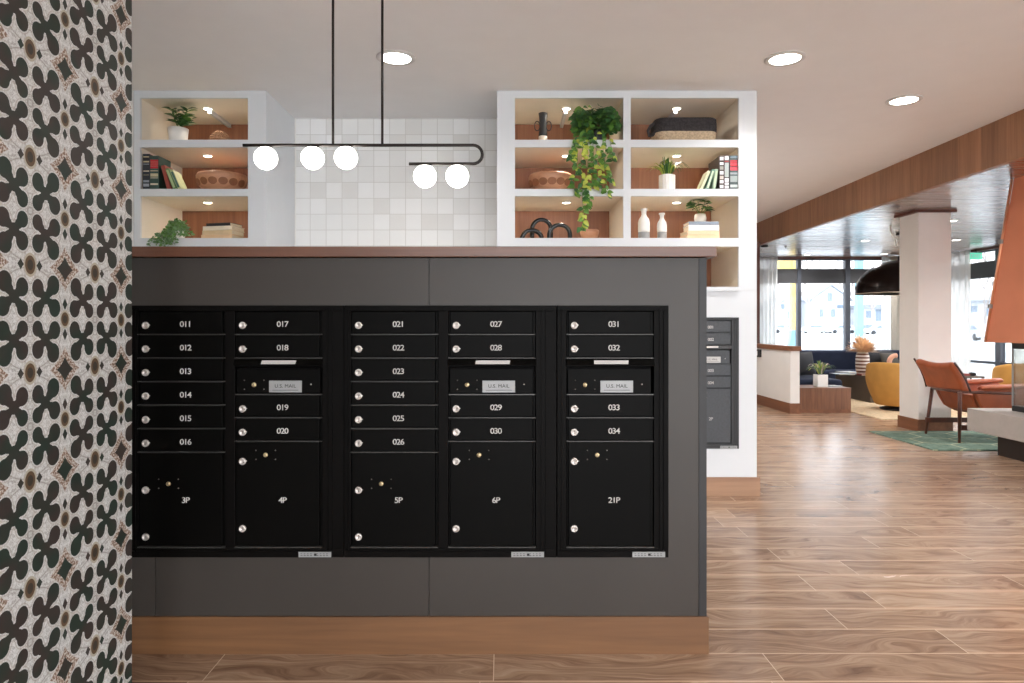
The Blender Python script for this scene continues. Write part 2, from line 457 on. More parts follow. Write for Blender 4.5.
# ------------------------------------------------------------------ room
CEIL, WCEIL = 2.949, 2.585
XL, XR, YB, YF = -2.68, 8.45, -6.0, 13.5
D0 = 2.59            # mailbox counter front
D1 = 4.965           # bookcase front
D2 = 5.64            # tiled wall
def fx(Y): return 4.12 + (Y-5.45)*(4.265-4.12)/5.9     # front face of the wood soffit
m = MB().box(XL-.2, XR+.2, YB, YF+.2, -.12, 0); struct(m.build('floor', M['floor']))
m = MB().prism([(XL-.2,YB),(fx(YB)+.1,YB),(fx(YF)+.1,YF+.2),(XL-.2,YF+.2)], CEIL, CEIL+.12); struct(m.build('ceiling', M['ceiling']))
m = MB().prism([(fx(YB),YB),(fx(YB)+.06,YB),(fx(YF)+.06,YF),(fx(YF),YF)], WCEIL-.012, CEIL); struct(m.build('trim_1', M['fascia']))
m = MB().prism([(fx(YB)+.06,YB),(XR+.2,YB),(XR+.2,YF+.2),(fx(YF)+.06,YF+.2)], WCEIL, WCEIL+.06); struct(m.build('ceiling_wood', M['woodceil']))
m = MB().box(XL-.2, XL, YB, D2+.2, 0, CEIL); struct(m.build('wall_left', M['wallwhite']))
m = MB().box(-1.70, -.03, D2, D2+.15, 0, CEIL); struct(m.build('wall_tiled', M['tile'], loc=(.0,0,0)))
m = MB().box(XL, -1.70, D2, D2+.15, 0, CEIL).box(-.03, 1.854, D2, D2+.15, 0, CEIL); struct(m.build('wall_back', M['wallwhite']))
m = MB().box(1.70, 1.854, D2+.15, YF, 0, CEIL); struct(m.build('wall_corridor', M['wallwhite']))
m = MB().box(1.70, 5.06, YF, YF+.2, 0, CEIL).box(5.06, XR+.2, YF, YF+.2, 2.56, CEIL)
struct(m.build('wall_far', M['wallwhite']))
m = MB().box(5.06, XR+.2, YF-.03, YF, 2.545, WCEIL); struct(m.build('trim_2', M['walnutleg']))
m = MB().box(XR-.02, XR+.2, YB, YF, 2.55, CEIL); struct(m.build('wall_right', M['wallwhite']))
m = MB().box(XR-.05, XR-.02, YB, YF-.03, 2.545, WCEIL); struct(m.build('trim_3', M['walnutleg']))
# wallpapered wall close by
m = MB().box(-1.35, -1.192, YB, 2.2, 0, CEIL); struct(m.build('wall_papered', M['paper']))
# wood clad pier standing on the end of the divider
m = MB().box(4.05, 4.19, 11.1, YF, .945, WCEIL); struct(m.build('wall_pier', M['walnutleg']))

# half-height divider
t = MB().box(4.04, 4.17, 9.57, YF, .145, .879); struct(t.build('wall_divider', M['wallwhite']))
t = MB().box(4.02, 4.19, 9.55, YF, .879, .944); struct(t.build('trim_5', M['basewood_y'], bevel=.004))
t = MB().box(4.03, 4.18, 9.56, YF, 0, .145); struct(t.build('baseboard_divider', M['basewood_y']))

# square column
cx0, cx1, cy0, cy1 = 4.86, 5.24, 7.97, 8.35
t = MB().box(cx0, cx1, cy0, cy1, .14, WCEIL-.03); struct(t.build('column', M['wallwhite'])); 
t = MB().box(cx0-.05, cx1+.05, cy0-.03, cy1+.03, WCEIL-.03, WCEIL); struct(t.build('trim_6', M['walnutleg']))
t = MB().box(cx0-.015, cx1+.015, cy0-.015, cy1+.015, 0, .14); struct(t.build('baseboard_column', M['basewood_y']))

# ------------------------------------------------------------------ windows
def window_wall(name, P0, P1, mull, frame_t=.09, low=True):
    """P0->P1 line on plan, mull = list of (distance, width)"""
    P0 = Vector(P0); P1 = Vector(P1); d = (P1-P0); L = d.length; d.normalize(); ang = math.atan2(d.y, d.x)
    m = MB(); H = 2.56
    for s0, w in mull: m.box(s0-w/2, s0+w/2, -frame_t, 0, .0, H)
    m.box(0, L, -frame_t*.8, 0, 0, .10); m.box(0, L, -frame_t*.8, 0, H-.035, H)
    m.box(0, L, -frame_t*.8, 0, .565, .61)
    fr = struct(m.build(name, M['frame'], loc=(P0.x, P0.y, 0), rot=(0,0,ang)))
    m = MB().box(0, L, -.07, -.01, 2.071, 2.356); m.build('transom_panel', M['transom'], fr)
    for i in range(len(mull)-1):
        a = mull[i][0]+mull[i][1]/2; b = mull[i+1][0]-mull[i+1][1]/2
        m = MB().box(a, b, -.05, -.044, .10, 2.071).box(a, b, -.05, -.044, 2.356, H-.035)
        m.build('pane', M['glass'], fr)
    return fr
s_ = YF/F
m1 = (799.6-CX)*s_ - 5.06; m2 = (848.2-CX)*s_ - 5.06
window_wall('window_1', (5.06, YF+.1), (XR, YF+.1), [(.02,.05),(m1,.076),(m2,.10),(XR-5.06-.03,.06)])
L_ = YF-YB
window_wall('window_2', (XR+.1, YF), (XR+.1, YB), [(.03,.06),(YF-11.66,.12)]+[(YF-11.66+1.72*k,.12) for k in range(1,9)]+[(L_-.03,.06)])

# ------------------------------------------------------------------ curtains
def curtain(name, x0, y0, x1, y1, z0, z1, mat, label, folds=7, amp=.04, gather=0):
    L = math.hypot(x1-x0, y1-y0); dx, dy = (x1-x0)/L, (y1-y0)/L
    def fn(u, v):
        g = gather*(1-v)*.25*math.sin(PI*v)
        w = amp*math.sin(u*folds*2*PI + .6*math.sin(u*9)) * (.75+.25*v) + .3*amp*math.sin(u*folds*4.3*PI+1)
        uu = u*(1-g)
        return (dx*uu*L - dy*w, dy*uu*L + dx*w, z0 + (z1-z0)*v)
    m = MB().grid(fn, folds*14, 12)
    o = m.build(name, mat, loc=(x0, y0, 0), solid=.002)
    return tag(o, label, 'curtain')
curtain('sheer_curtain', PX(759.5,13.3), 13.3, PX(777.5,13.3), 13.3, .03, 2.57, M['sheer'], 'sheer white curtain at the left end of the far window behind the low divider', 4, .03, .5)
curtain('sheer_curtain', PX(882,13.3), 13.3, PX(893,13.3), 13.3, .03, 2.57, M['sheer'], 'sheer white curtain at the right end of the far window, left of the beige drape', 3, .025)
curtain('drape', PX(891.5,13.15), 13.15, 8.1, 13.15, .03, 2.57, M['drape'], 'beige drape in the far corner, partly behind the white column', 5, .04)
curtain('sheer_curtain', 8.25, 12.95, 8.25, 12.03, .03, 2.57, M['sheer'], 'sheer pale curtain of the right window seen just right of the white column', 5, .035)

# ------------------------------------------------------------------ mailbox counter
S0 = D0/F
def bx(px): return (px-CX)*S0
def bz(py): return EYE-(py-CY)*S0
ct = thing('mailbox_counter', 'charcoal mailbox counter with walnut top and oak baseboard', 'counter', (bx(420), D0, 0))
ox = bx(420)
xl, xr = -2.6-ox, bx(706.5)-ox
zt, zb = bz(258), bz(616)
oxl, oxr, ozt, ozb = bx(131.5)-ox, bx(668.2)-ox, bz(305.5), bz(557.2)
seam = bx(429)-ox; seam2 = bx(155.8)-ox; tr0 = bx(699)-ox
g = .0012
m = MB()
for a, b in ((xl, seam-g), (seam+g, tr0-g)): m.box(a, b, 0, .018, ozt, zt)
for a, b in ((xl, seam2-g), (seam2+g, seam-g), (seam+g, tr0-g)): m.box(a, b, 0, .018, zb, ozb)
m.box(oxr, tr0-g, 0, .018, ozb, ozt)
m.box(xl, oxl-.001, 0, .018, ozb, ozt)
m.build('front_panel', M['panelgrey'], ct)
m = MB().box(tr0, xr, -.002, .9, zb-.0, zt); m.build('corner_trim', M['trimgrey'], ct)
m = MB().box(xl, tr0, .88, .9, 0, zt).box(xl, tr0, .30, .32, .1, zt); m.build('carcass', M['trimgrey'], ct)
m = MB().box(xl, bx(714.5)-ox, -.03, .95, bz(257.5)+.0, bz(247.3)); m.build('countertop', M['counterwood'], ct, bevel=.002)
m = MB().box(xl, bx(708)-ox, -.012, .915, 0, zb); m.build('baseboard', M['basewood'], ct, bevel=.0015)

# text meshes
_tc = {}
def text_mesh(s, size):
    k = (s, size); sp_ = .84 if s[0].isdigit() else 1.02
    if k not in _tc:
        cu = bpy.data.curves.new('t', 'FONT'); cu.body = s; cu.size = size; cu.align_x = 'CENTER'; cu.align_y = 'CENTER'
        cu.extrude = .0003; cu.offset = size*(.006 if sp_ < 1 else size*.034); cu.space_character = sp_; cu.resolution_u = 3
        ob = bpy.data.objects.new('t', cu); COL.objects.link(ob)
        dg = bpy.context.evaluated_depsgraph_get(); dg.update()
        me = bpy.data.meshes.new_from_object(ob.evaluated_get(dg))
        bpy.data.objects.remove(ob); bpy.data.curves.remove(cu)
        _tc[k] = me
    return _tc[k]
def text(s, size, x, y, z, parent, mat, name='number', sx=1.12):
    me = text_mesh(s, size)
    if not me.materials: me.materials.append(mat)
    o = bpy.data.objects.new(name, me); COL.objects.link(o)
    o.location = (x, y, z); o.rotation_euler = (R(90), 0, 0); o.scale = (sx, 1, 1); o.parent = parent
    return o

def lock(parent, x, y, z, r=.0137, tab=True):
    m = MB()
    rot = Matrix.Rotation(R(90),3,'X')
    m.lathe([(r,0),(r,.004),(r*.86,.0065),(r*.62,.007),(r*.58,.0055),(.0001,.0055)], (x,y,z), 20, 0, rot)
    m.box(x-.0012, x+.0012, y-.0062, y-.005, z-.005, z+.005, 1)
    if tab:
        m.prism([(x+r*.7, z+.006),(x+r*1.22, z+.002),(x+r*1.22,z+.0005),(x+r*.8, z-.003)], y-.003, y, 'y')
    return m.build('lock', [M['nickel'], M['nickeldark']], parent)
def screws(parent, x, y, z):
    m = MB(); rot = Matrix.Rotation(R(90),3,'X')
    m.lathe([(.0085,0),(.0085,.003),(.006,.005),(.0001,.005)], (x,y,z), 16, 0, rot)
    m.box(x-.001, x+.001, y-.0056, y-.0045, z-.004, z+.004, 1)
    o = m.build('cam_screw', [M['brass'], M['nickeldark']], parent)
    for sx in (-1,1):
        for sz in (-1,1):
            MB().ball((x+sx*.037, y, z+sz*.017), .0026, 8, 6).build('rivet', M['nickeldark'], parent)

def mail_unit(xw, yw, zw_top, cols, width, label, mats=('black','blackdoor'), sticker=True):
    """cols: list of (x offset px, spec) - spec rows: ('d', text) small door, ('h',) hood, ('m',) mail slot, ('p', text, lock_py, screw xy)"""
    U = .003792
    rt = thing('mailbox_unit', label, 'mailboxes', (xw, yw, zw_top-251.5*U))
    H = 251.5*U
    fr, dr = M[mats[0]], M[mats[1]]
    Z = lambda py: H-(py-305.5)*U
    # frame with openings
    m = MB()
    xs = [0]
    for x0, _ in cols: xs += [x0*U, (x0+87.2)*U]
    xs.append(width*U)
    zt_, zb_ = Z(311.0), Z(547.5)
    m.box(0, width*U, 0, .20, zt_, H); m.box(0, width*U, 0, .20, 0, zb_)
    for i in range(0, len(xs), 2): m.box(xs[i], xs[i+1], 0, .20, zb_, zt_)
    m.box(.004, width*U-.004, .05, .06, zb_, zt_)
    m.build('frame', fr, rt, bevel=.0012)
    # raised outline beads
    m = MB()
    zz0, zz1 = Z(550.3), Z(309.3)
    lx, rx = .3*U, (cols[-1][0]+92.5)*U
    for xx in (lx, lx+3.8*U, rx, rx+4.5*U): m.box(xx, xx+.0022, -.005, 0, zz0, zz1)
    m.box(lx, rx+4.5*U+.0022, -.005, 0, zz0-.002, zz0); m.box(lx, rx+4.5*U+.0022, -.005, 0, zz1, zz1+.002)
    m.build('bead_trim', fr, rt)
    for x0, rows in cols:
        a, b = x0*U+.0015, (x0+87.2)*U-.0015
        for row in rows:
            kind = row[0]
            z1, z0 = Z(row[-2]), Z(row[-1])
            if kind in 'dp':
                d = MB().box(a+.006, b-.010, .0, .012, z0+.006, z1-.0015)
                d.box(b-.0085, b, .008, .014, z0+.004, z1-.001); d.box(a, a+.005, .006, .014, z0+.004, z1-.001)
                door = d.build('door', dr, rt, bevel=.0012)
                e = MB().box(a-.002, b+.001, -.006, .012, z0, z0+.0035); e.build('door_lip', [M['edge'] if mats[0]=='black' else M['greydoor']], door, bevel=.0008)
                xc = x0*U + 47.6*U
                if kind == 'd':
                    lock(door, x0*U+7.7*U, .0, (z0+z1)/2-2.3*U)
                    text(row[1], .0305, xc, -.0008, (z0+z1)/2-1.3*U, door, M['number'])
                else:
                    lock(door, x0*U+7.7*U, .0, Z(row[2]-.0))
                    lock(door, x0*U+7.7*U, .0, Z(row[3]), tab=False)
                    screws(door, x0*U+row[4]*U, .0, Z(row[5]))
                    text(row[1], .0305, xc, -.0008, Z(500), door, M['number'])
            elif kind == 'h':
                d = MB().hexa([(a-.004,-.016,z0),(b+.004,-.016,z0),(b+.004,.01,z0-.004),(a-.004,.01,z0-.004)],
                              [(a-.004,-.002,z1),(b+.004,-.002,z1),(b+.004,.01,z1),(a-.004,.01,z1)])
                hd = d.build('mail_hood', dr, rt, bevel=.002)
                lx0, lx1 = (x0+27)*U, (x0+61)*U
                hz0, hz1 = z0+.25*(z1-z0), z0+.78*(z1-z0)
                yy = lambda z: -.016+(z-z0)/(z1-z0)*.014-.0012
                MB().hexa([(lx0,yy(hz0),hz0),(lx1,yy(hz0),hz0),(lx1,yy(hz0)+.0008,hz0),(lx0,yy(hz0)+.0008,hz0)],
                          [(lx0+.002,yy(hz1),hz1),(lx1+.003,yy(hz1),hz1),(lx1+.003,yy(hz1)+.0008,hz1),(lx0+.002,yy(hz1)+.0008,hz1)]).build('hood_sticker', M['number'], hd)
            elif kind == 'm':
                d = MB().box(a+.004, b-.009, .004, .014, z0+.004, z1-.004)
                pn = d.build('mail_slot_panel', dr, rt, bevel=.0012)
                MB().box(a, b, -.005, .012, z0-.001, z0+.0022).build('door_lip', M['edge'] if mats[0]=='black' else M['greydoor'], pn)
                yc = (row[-2]+row[-1])/2
                p0, p1 = (x0+34)*U, (x0+66.5)*U
                pl = MB().box(p0, p1, .0, .004, Z(392.3), Z(380.6)).build('name_plate', [M['plate'] if mats[0]=='black' else M['number']], pn)
                text('U.S. MAIL', .0186, (p0+p1)/2, -.0004, Z(386), pn, M['ink'], 'plate_lettering', 1.05)
                MB().box(p0+.012, p1-.012, -.0006, .0, Z(390.2), Z(389.8)).build('plate_line', M['ink'], pn)
                screws(pn, (x0+18.7)*U, .004, Z(384.7))
                MB().ball(((x0+75.5)*U, .004, Z(384.3)), .003, 8, 6).build('rivet', M['nickel'], pn)
    if sticker:
        w0 = (width-36)*U if len(cols) == 1 else (width-45)*U
        st = MB().box(w0, w0+32.5*U, -.0012, 0, Z(556.6), Z(551.2)).build('sticker', M['plate'], rt)
        k = MB().box(w0+15.5*U, w0+18*U, -.0018, -.001, Z(555.2), Z(552.8))
        for i in range(9):
            if i not in (4,): k.box(w0+(2+3.2*i)*U, w0+(3.9+3.2*i)*U, -.0018, -.001, Z(555.2), Z(554.7)); k.box(w0+(2+3.2*i)*U, w0+(3.6+3.2*i)*U, -.0018, -.001, Z(553.4), Z(552.9))
        k.build('sticker_print', M['ink'], st)
    return rt
ROWS6 = [311.3, 334.9, 358.4, 381.9, 405.3, 428.9, 452.3]
def col_a(nums, parcel):
    r = [('d', n, ROWS6[i], ROWS6[i+1]) for i, n in enumerate(nums)]
    r.append(('p', parcel, 489.7, 536.3, 30.4, 483.4, 452.3, 547.0)); return r
def col_b(nums, parcel):
    return [('d', nums[0], 311.3, 334.9), ('d', nums[1], 334.9, 358.4), ('h', 358.8, 365.5), ('m', 367.5, 394.5),
            ('d', nums[2], 394.5, 417.9), ('d', nums[3], 417.9, 441.4), ('p', parcel, 461.0, 528.0, 30.6, 454.6, 441.4, 547.0)]
N = lambda a, b: ['%03d' % i for i in range(a, b+1)]
yu = D0-.006
mail_unit(bx(132.3), yu, bz(305.5), [(6.6, col_a(N(11,16), '3P')), (103.3, col_b(N(17,20), '4P'))], 211.8, 'black mailbox unit numbered 011 to 020, nearest the patterned wall')
mail_unit(bx(344.6), yu, bz(305.5), [(6.6, col_a(N(21,26), '5P')), (103.9, col_b(N(27,30), '6P'))], 211.8, 'black mailbox unit numbered 021 to 030, middle of the counter')
mail_unit(bx(557.0), yu, bz(305.5), [(9.3, col_b(N(31,34), '21P'))], 111.2, 'narrow black mailbox unit numbered 031 to 034, at the right of the counter')
# second bank, set in the white wall behind
mail_unit(1.721-.4106, D1-.006, 1.298, [(6.6, col_b(N(1,4), '2P'))], 108.3, 'scuffed dark grey mailbox unit in the white wall behind the counter', ('trimgrey','greydoor'))

# ------------------------------------------------------------------ bookcases
S1 = D1/F
def kx(px): return (px-CX)*S1
def kz(py): return EYE-(py-CY)*S1
ROWZ = [(98.0,139.7), (147.3,188.9), (196.2,238.0), (246.5,286.8)]
def bookcase(x0, x1, bays, label, zbot):
    """bays = list of (px left, px right) openings"""
    rt = thing('built_in_bookcase', label, 'bookcase', ((x0+x1)/2, D1, zbot)); ox, oz = (x0+x1)/2, zbot
    m = MB()
    def b(a0, a1, z0, z1, y0=0, y1=.02): m.box(a0-ox, a1-ox, y0, y1, z0-oz, z1-oz)
    edges = [x0]
    for l, r in bays: edges += [kx(l), kx(r)]
    edges.append(x1)
    for i in range(0, len(edges), 2): b(edges[i], edges[i+1], zbot, CEIL-.002)
    for l, r in bays:
        b(kx(l), kx(r), kz(ROWZ[0][0]), CEIL-.002)
        for i in range(3): b(kx(l), kx(r), kz(ROWZ[i+1][0]), kz(ROWZ[i][1]))
        b(kx(l), kx(r), zbot, kz(ROWZ[3][1]))
    m.build('face_frame', M['white'], rt)
    for a_ in (x0, x1-.018):
        m = MB(); b(a_, a_+.018, zbot, CEIL-.002, .02, .675); m.build('side_panel', M['white'], rt)
    # inner cheeks
    for l, r in bays:
        for a_ in (kx(l)-.012, kx(r)):
            m = MB(); b(a_, a_+.012, zbot, CEIL-.01, .02, .66); m.build('divider_panel', M['cubby'], rt)
    for l, r in bays:
        zs = [kz(p[1]) for p in ROWZ]; zc = [kz(p[0]) for p in ROWZ]
        MB().box(kx(l)-ox, kx(r)-ox, .02, .66, zc[0]-oz, zc[0]+.02-oz).build('top_panel', M['cubby'], rt)
        for i in range(4):
            top = zs[i]; bot = zc[i+1] if i < 3 else zs[i]-.04
            MB().box(kx(l)-ox, kx(r)-ox, .02, .66, bot-oz, top-oz).build('shelf', M['cubby'], rt)
            
        MB().box(kx(l)-ox, kx(r)-ox, .655, .67, zbot-oz, CEIL-.02-oz).build('back_panel', M['cubbywood'], rt)
        xc = (kx(l)+kx(r))/2-ox
        for i in range(3):
            z = zc[i]-oz
            pk = MB().lathe([(.034,0),(.036,-.006),(.030,-.009),(.029,-.008)], (xc, .23, z-.0), 24)
            pk.lathe([(.0001,-.0085),(.029,-.0085)], (xc, .23, z), 24, 1)
            pk.build('puck_light', [M['ring'], M['puck']], rt)
            if i == 0:
                MB().box(xc-.012, xc+.012, .26, .65, z-.03, z).build('cable_cover', M['white'], rt)
            ld = bpy.data.lights.new('puck_lamp', 'AREA'); ld.shape = 'DISK'; ld.size = .056; ld.energy = PUCK; ld.color = (1,.93,.83)
            lo = bpy.data.objects.new('puck_lamp', ld); COL.objects.link(lo); lo.location = (xc+ox, D1+.23, zc[i]-.0105)
    return rt
PUCK = .33
XB0 = kx(497.0); XB1 = 1.852
bookcase(XL+.003, kx(266.4), [(140.2,248)], 'white built-in bookcase beside the patterned wall', kz(291))
bookcase(XB0, XB1, [(515,623.4),(630.8,738.6)], 'white built-in bookcase with two bays, right of the tiled wall', kz(291))
# white wall below the bookcases
mx0, mx1, mz0, mz1 = 1.721-.4106-.001, 1.722, 1.298-251.5*.003792-.001, 1.299
zbw = kz(291)-.001
m = MB().box(XB0, mx0, D1, D2, 0, zbw).box(mx1, XB1, D1, D2, 0, zbw).box(mx0, mx1, D1, D2, 0, mz0).box(mx0, mx1, D1, D2, mz1, zbw).box(mx0, mx1, D1+.25, D2, mz0, mz1)
struct(m.build('wall_mailroom', M['white']))
m = MB().box(XL+.003, kx(266.4), D1, D2, 0, zbw); struct(m.build('wall_mailroom_left', M['white']))
m = MB().box(XB0-.012, kx(759.5), D1-.014, D1-.001, 0, kz(477)); struct(m.build('baseboard_mailroom', M['basewood2'], bevel=.001))
m = MB().box(kx(630.8), kx(739), D1-.018, D1-.001, kz(291), kz(287)); struct(m.build('trim_7', M['white']))

# ------------------------------------------------------------------ lamps
def downlight(X, Y, z, label, group=None, r=.125, e=30, mats=None):
    rt = thing('downlight', label, 'downlight', (X, Y, z), group=group)
    MB().lathe([(r,0),(r,-.006),(r*.96,-.009),(r*.78,-.010),(r*.74,-.004)], (0,0,0), 40).build('trim_ring', M['ring'], rt)
    MB().lathe([(.0001,-.0055),(r*.76,-.0055)], (0,0,0), 40).build('lens', M['lens'], rt)
    ld = bpy.data.lights.new('downlight_lamp', 'SPOT'); ld.energy = e; ld.spot_size = R(150); ld.spot_blend = 1; ld.shadow_soft_size = .07; ld.color = (1,.97,.95)
    lo = bpy.data.objects.new('downlight_lamp', ld); COL.objects.link(lo); lo.location = (X, Y, z-.03)
def ceil_pt(px, py, z):
    Y = F*(z-EYE)/(CY-py); return PX(px, Y), Y
for (px, py), lb in zip(((396,57.5),(785,58.3),(904,100)), ('recessed ceiling downlight above the tiled wall, behind a pendant rod', 'recessed downlight in white ceiling in front of the right bookcase', 'recessed downlight in white ceiling, closest to the wood soffit')):
    X, Y = ceil_pt(px, py, CEIL); downlight(X, Y, CEIL, lb, e=32)
for (X, Y) in ((1.81,1.6),(3.05,2.3),(1.9,-1.0)):  # unseen lamps, added to light the room from behind the camera
    downlight(X, Y, CEIL, 'unseen added downlight in white ceiling above the viewer', 'added downlights above the viewer', e=35)
for (X, Y) in ((2.55,7.4),(2.9,9.8)):  # hidden lamps, added to brighten the left face of the divider
    downlight(X, Y, CEIL, 'hidden added downlight in white ceiling of the passage behind the right bookcase', 'added downlights of the passage behind the bookcase', e=60)
for X, Y, lb in ((5.80,13.0,'downlight in the wood ceiling nearest the far window, left one'), (5.77,10.85,'downlight in the wood ceiling above left of the black dome pendant'),
                 (7.2,12.86,'downlight in the wood ceiling just above the black dome pendant'), (7.15,10.75,'downlight in the wood ceiling right of the white column'),
                 (5.77,8.77,'downlight in the wood ceiling touching the top right of the white column')):
    downlight(X, Y, WCEIL, lb, r=.075, e=50)
for X, Y in ((5.8,6.7),(5.8,4.6),(7.2,8.77),(7.2,6.7),(7.2,4.6),(5.8,2.5),(7.2,2.5)):  # out-of-view lamps, added along the visible grid to brighten the lounge
    downlight(X, Y, WCEIL, 'added downlight in the wood ceiling beyond the right edge of the view', 'added downlights of the wood ceiling out to the right', r=.075, e=50)
# small ceiling devices
m = MB().lathe([(.06,0),(.06,-.02),(.045,-.03),(.0001,-.032)], (0,0,0), 24)
tag(m.build('smoke_detector', M['screen'], loc=(ceil_pt(764.6,245.6,WCEIL)[0], ceil_pt(764.6,245.6,WCEIL)[1], WCEIL)), 'small black detector on the wood ceiling by the soffit', 'smoke detector')
X, Y = ceil_pt(786,246,WCEIL)
m = MB().lathe([(.03,0),(.03,-.008),(.01,-.012),(.01,-.03),(.02,-.033),(.0001,-.034)], (0,0,0), 16)
tag(m.build('sprinkler_head', M['nickel'], loc=(X, Y, WCEIL)), 'small sprinkler head on the wood ceiling before the far window', 'sprinkler')

# linear pendant with five opal globes
YP = 3.3; SP = YP/F
def qx(px): return (px-CX)*SP
def qz(py): return EYE-(py-CY)*SP
pn = thing('linear_pendant', 'slim dark bronze linear pendant with five white glowing globes', 'pendant lamp', (qx(363), YP, CEIL))
pts = [(qx(243)-qx(363), 0, qz(146)-CEIL)]
zu, zl = qz(145.2)-CEIL, qz(163.8)-CEIL
xc = qx(473)-qx(363); rr = (zu-zl)/2
pts.append((qx(400)-qx(363), 0, zu))
for k in range(13):
    a = PI/2 - PI*k/12
    pts.append((xc+rr*math.cos(a)*1.0, 0, (zu+zl)/2+rr*math.sin(a)))
pts.append((qx(409)-qx(363), 0, zl))
pts[0] = (pts[0][0], 0, zu)
MB().tube(pts, .0078, 12).build('curved_bar', M['rod'], pn)
for px in (333, 382.3):
    MB().cyl((qx(px)-qx(363), 0, zu), .0062, -zu, seg=16).build('suspension_rod', M['rod'], pn)
    MB().cyl((qx(px)-qx(363), 0, -.025), .06, .025, seg=32).build('ceiling_canopy', M['rod'], pn)
for px, py in ((265.8,158.2),(312.6,158),(346,157.8),(425,176.3),(457.3,176.3)):
    zz = qz(py)-CEIL; xx = qx(px)-qx(363); top = zu if py < 165 else zl
    c = MB().lathe([(.0001, top-.006),(.028, top-.008),(.030, top-.012),(.012, top-.016),(.0001,top-.016)], (xx,0,0), 20).build('globe_cap', M['rod'], pn)
    MB().ball((xx, 0, zz), .0555, 32, 20).build('globe', M['globe'], pn)

# black dome pendant of the lounge
DX, DY = 5.83, 10.0
dp = thing('dome_pendant', 'big black half-dome pendant hanging before the far window', 'pendant lamp', (DX, DY, 1.704))
prof = [(.6*math.cos(a), .02+.47*math.sin(a)) for a in [PI/2*k/14 for k in range(15)]]
prof[-1] = (.03, .49)
outer = [(.6,0)] + prof
inner = [(r-.012 if r > .05 else .02, z-.012) for r, z in prof][::-1] + [(.588,0)]
MB().lathe(outer, (0,0,0), 64).build('dome_shade', M['dome'], dp)
b = MB(); b.lathe([(.588,.002)]+[(max(.0001,r-.012), max(.002,z-.014)) for r, z in prof], (0,0,0), 64); b.lathe([(.60,-.004),(.603,0),(.598,.006),(.586,.004),(.586,-.002),(.60,-.004)], (0,0,0), 64)
b.build('dome_lining', M['domein'], dp)
MB().cyl((0,0,.49), .035, .06).cyl((0,0,.55), .006, WCEIL-1.704-.55, seg=8).cyl((0,0,WCEIL-1.704-.03), .06, .03).build('suspension_cable', M['rod'], dp)
MB().ball((0,0,.30), .06).build('bulb', M['globe'], dp)
# ceiling hook
MB_ = MB().tube([(-.05,0,0),(-.03,0,-.10),(.0,0,-.14),(.03,0,-.20),(.035,0,-.27)], .012, 8)
tag(MB_.build('ceiling_bracket', M['pot'], loc=(PX(894,9.3), 9.3, WCEIL)), 'small white bracket hanging from the wood ceiling above the dome pendant', 'bracket')

# ------------------------------------------------------------------ shelf ornaments
Z1, Z2, Z3 = kz(139.7), kz(188.9), kz(238.0)
def wsx(px, Y): return (px-CX)*Y/F

def leaf(mb, p, d, up, L, W, m=0, heart=False, curl=.25):
    p = Vector(p); d = Vector(d).normalized(); up = Vector(up)
    s = d.cross(up)
    if s.length < 1e-3: s = d.cross(Vector((1,0,0)))
    s.normalize(); n = s.cross(d).normalized()
    prof = [(0,0.05),(.12,.62),(.32,1),(.6,.8),(.85,.35),(1,0.02)] if heart else [(0,.08),(.2,.6),(.45,1),(.75,.7),(1,.03)]
    vs = []
    for t, w in prof:
        c = p + d*(t*L) - n*(curl*L*t*t)
        vs += [c - s*(w*W/2) - n*(-.12*W*w), c, c + s*(w*W/2) - n*(-.12*W*w)]
    fs = []
    for i in range(len(prof)-1):
        a = 3*i
        fs += [(a,a+1,a+4,a+3),(a+1,a+2,a+5,a+4)]
    mb.add(vs, fs, m, True)
def rnd_dir(zlo=-.3, zhi=1):
    while True:
        v = Vector((random.uniform(-1,1), random.uniform(-1,1), random.uniform(zlo,zhi)))
        if .1 < v.length < 1: return v.normalized()
LV = None
def pot_lathe(r0, r1, h, t=.006):
    return [(r0*.9,0),(r0,.004),(r1,h),(r1-t,h),(r1-t-.002,h-.012),(.0001,h-.012)]

# 1 small-leaved plant, top left
Y = 5.1; X = wsx(178.2, Y)
p = thing('potted_plant', 'leafy green plant in white pot on the top shelf of the left bookcase', 'plant', (X, Y, Z1))
MB().lathe(pot_lathe(.062,.072,.118), (0,0,0), 32).build('pot', M['pot'], p)
MB().cyl((0,0,.10), .064, .012).build('soil', M['soil'], p)
st = MB(); fo = MB()
for k in range(9):
    a = k*2.4; tip = Vector((.06*math.cos(a)+.01, .05*math.sin(a), .25+.03*math.sin(k*1.7)))
    if k in (2,5): tip = Vector((.10,-.03,.15+.02*k/5))
    st.tube([(0,0,.11), tuple(tip*.6+Vector((0,0,.05))), tuple(tip)], .002, 6)
    for j in range(7):
        q = Vector((0,0,.11)).lerp(tip, .35+.1*j)
        d = Vector((math.cos(a+j*2.1), math.sin(a+j*2.1)*.8, .45))
        leaf(fo, q, d, (0,-.6,1), .074, .048, random.choice((0,0,1)))
st.build('stem', M['leaf2'], p); fo.build('foliage', [M['leaf'], M['leaf2']], p)

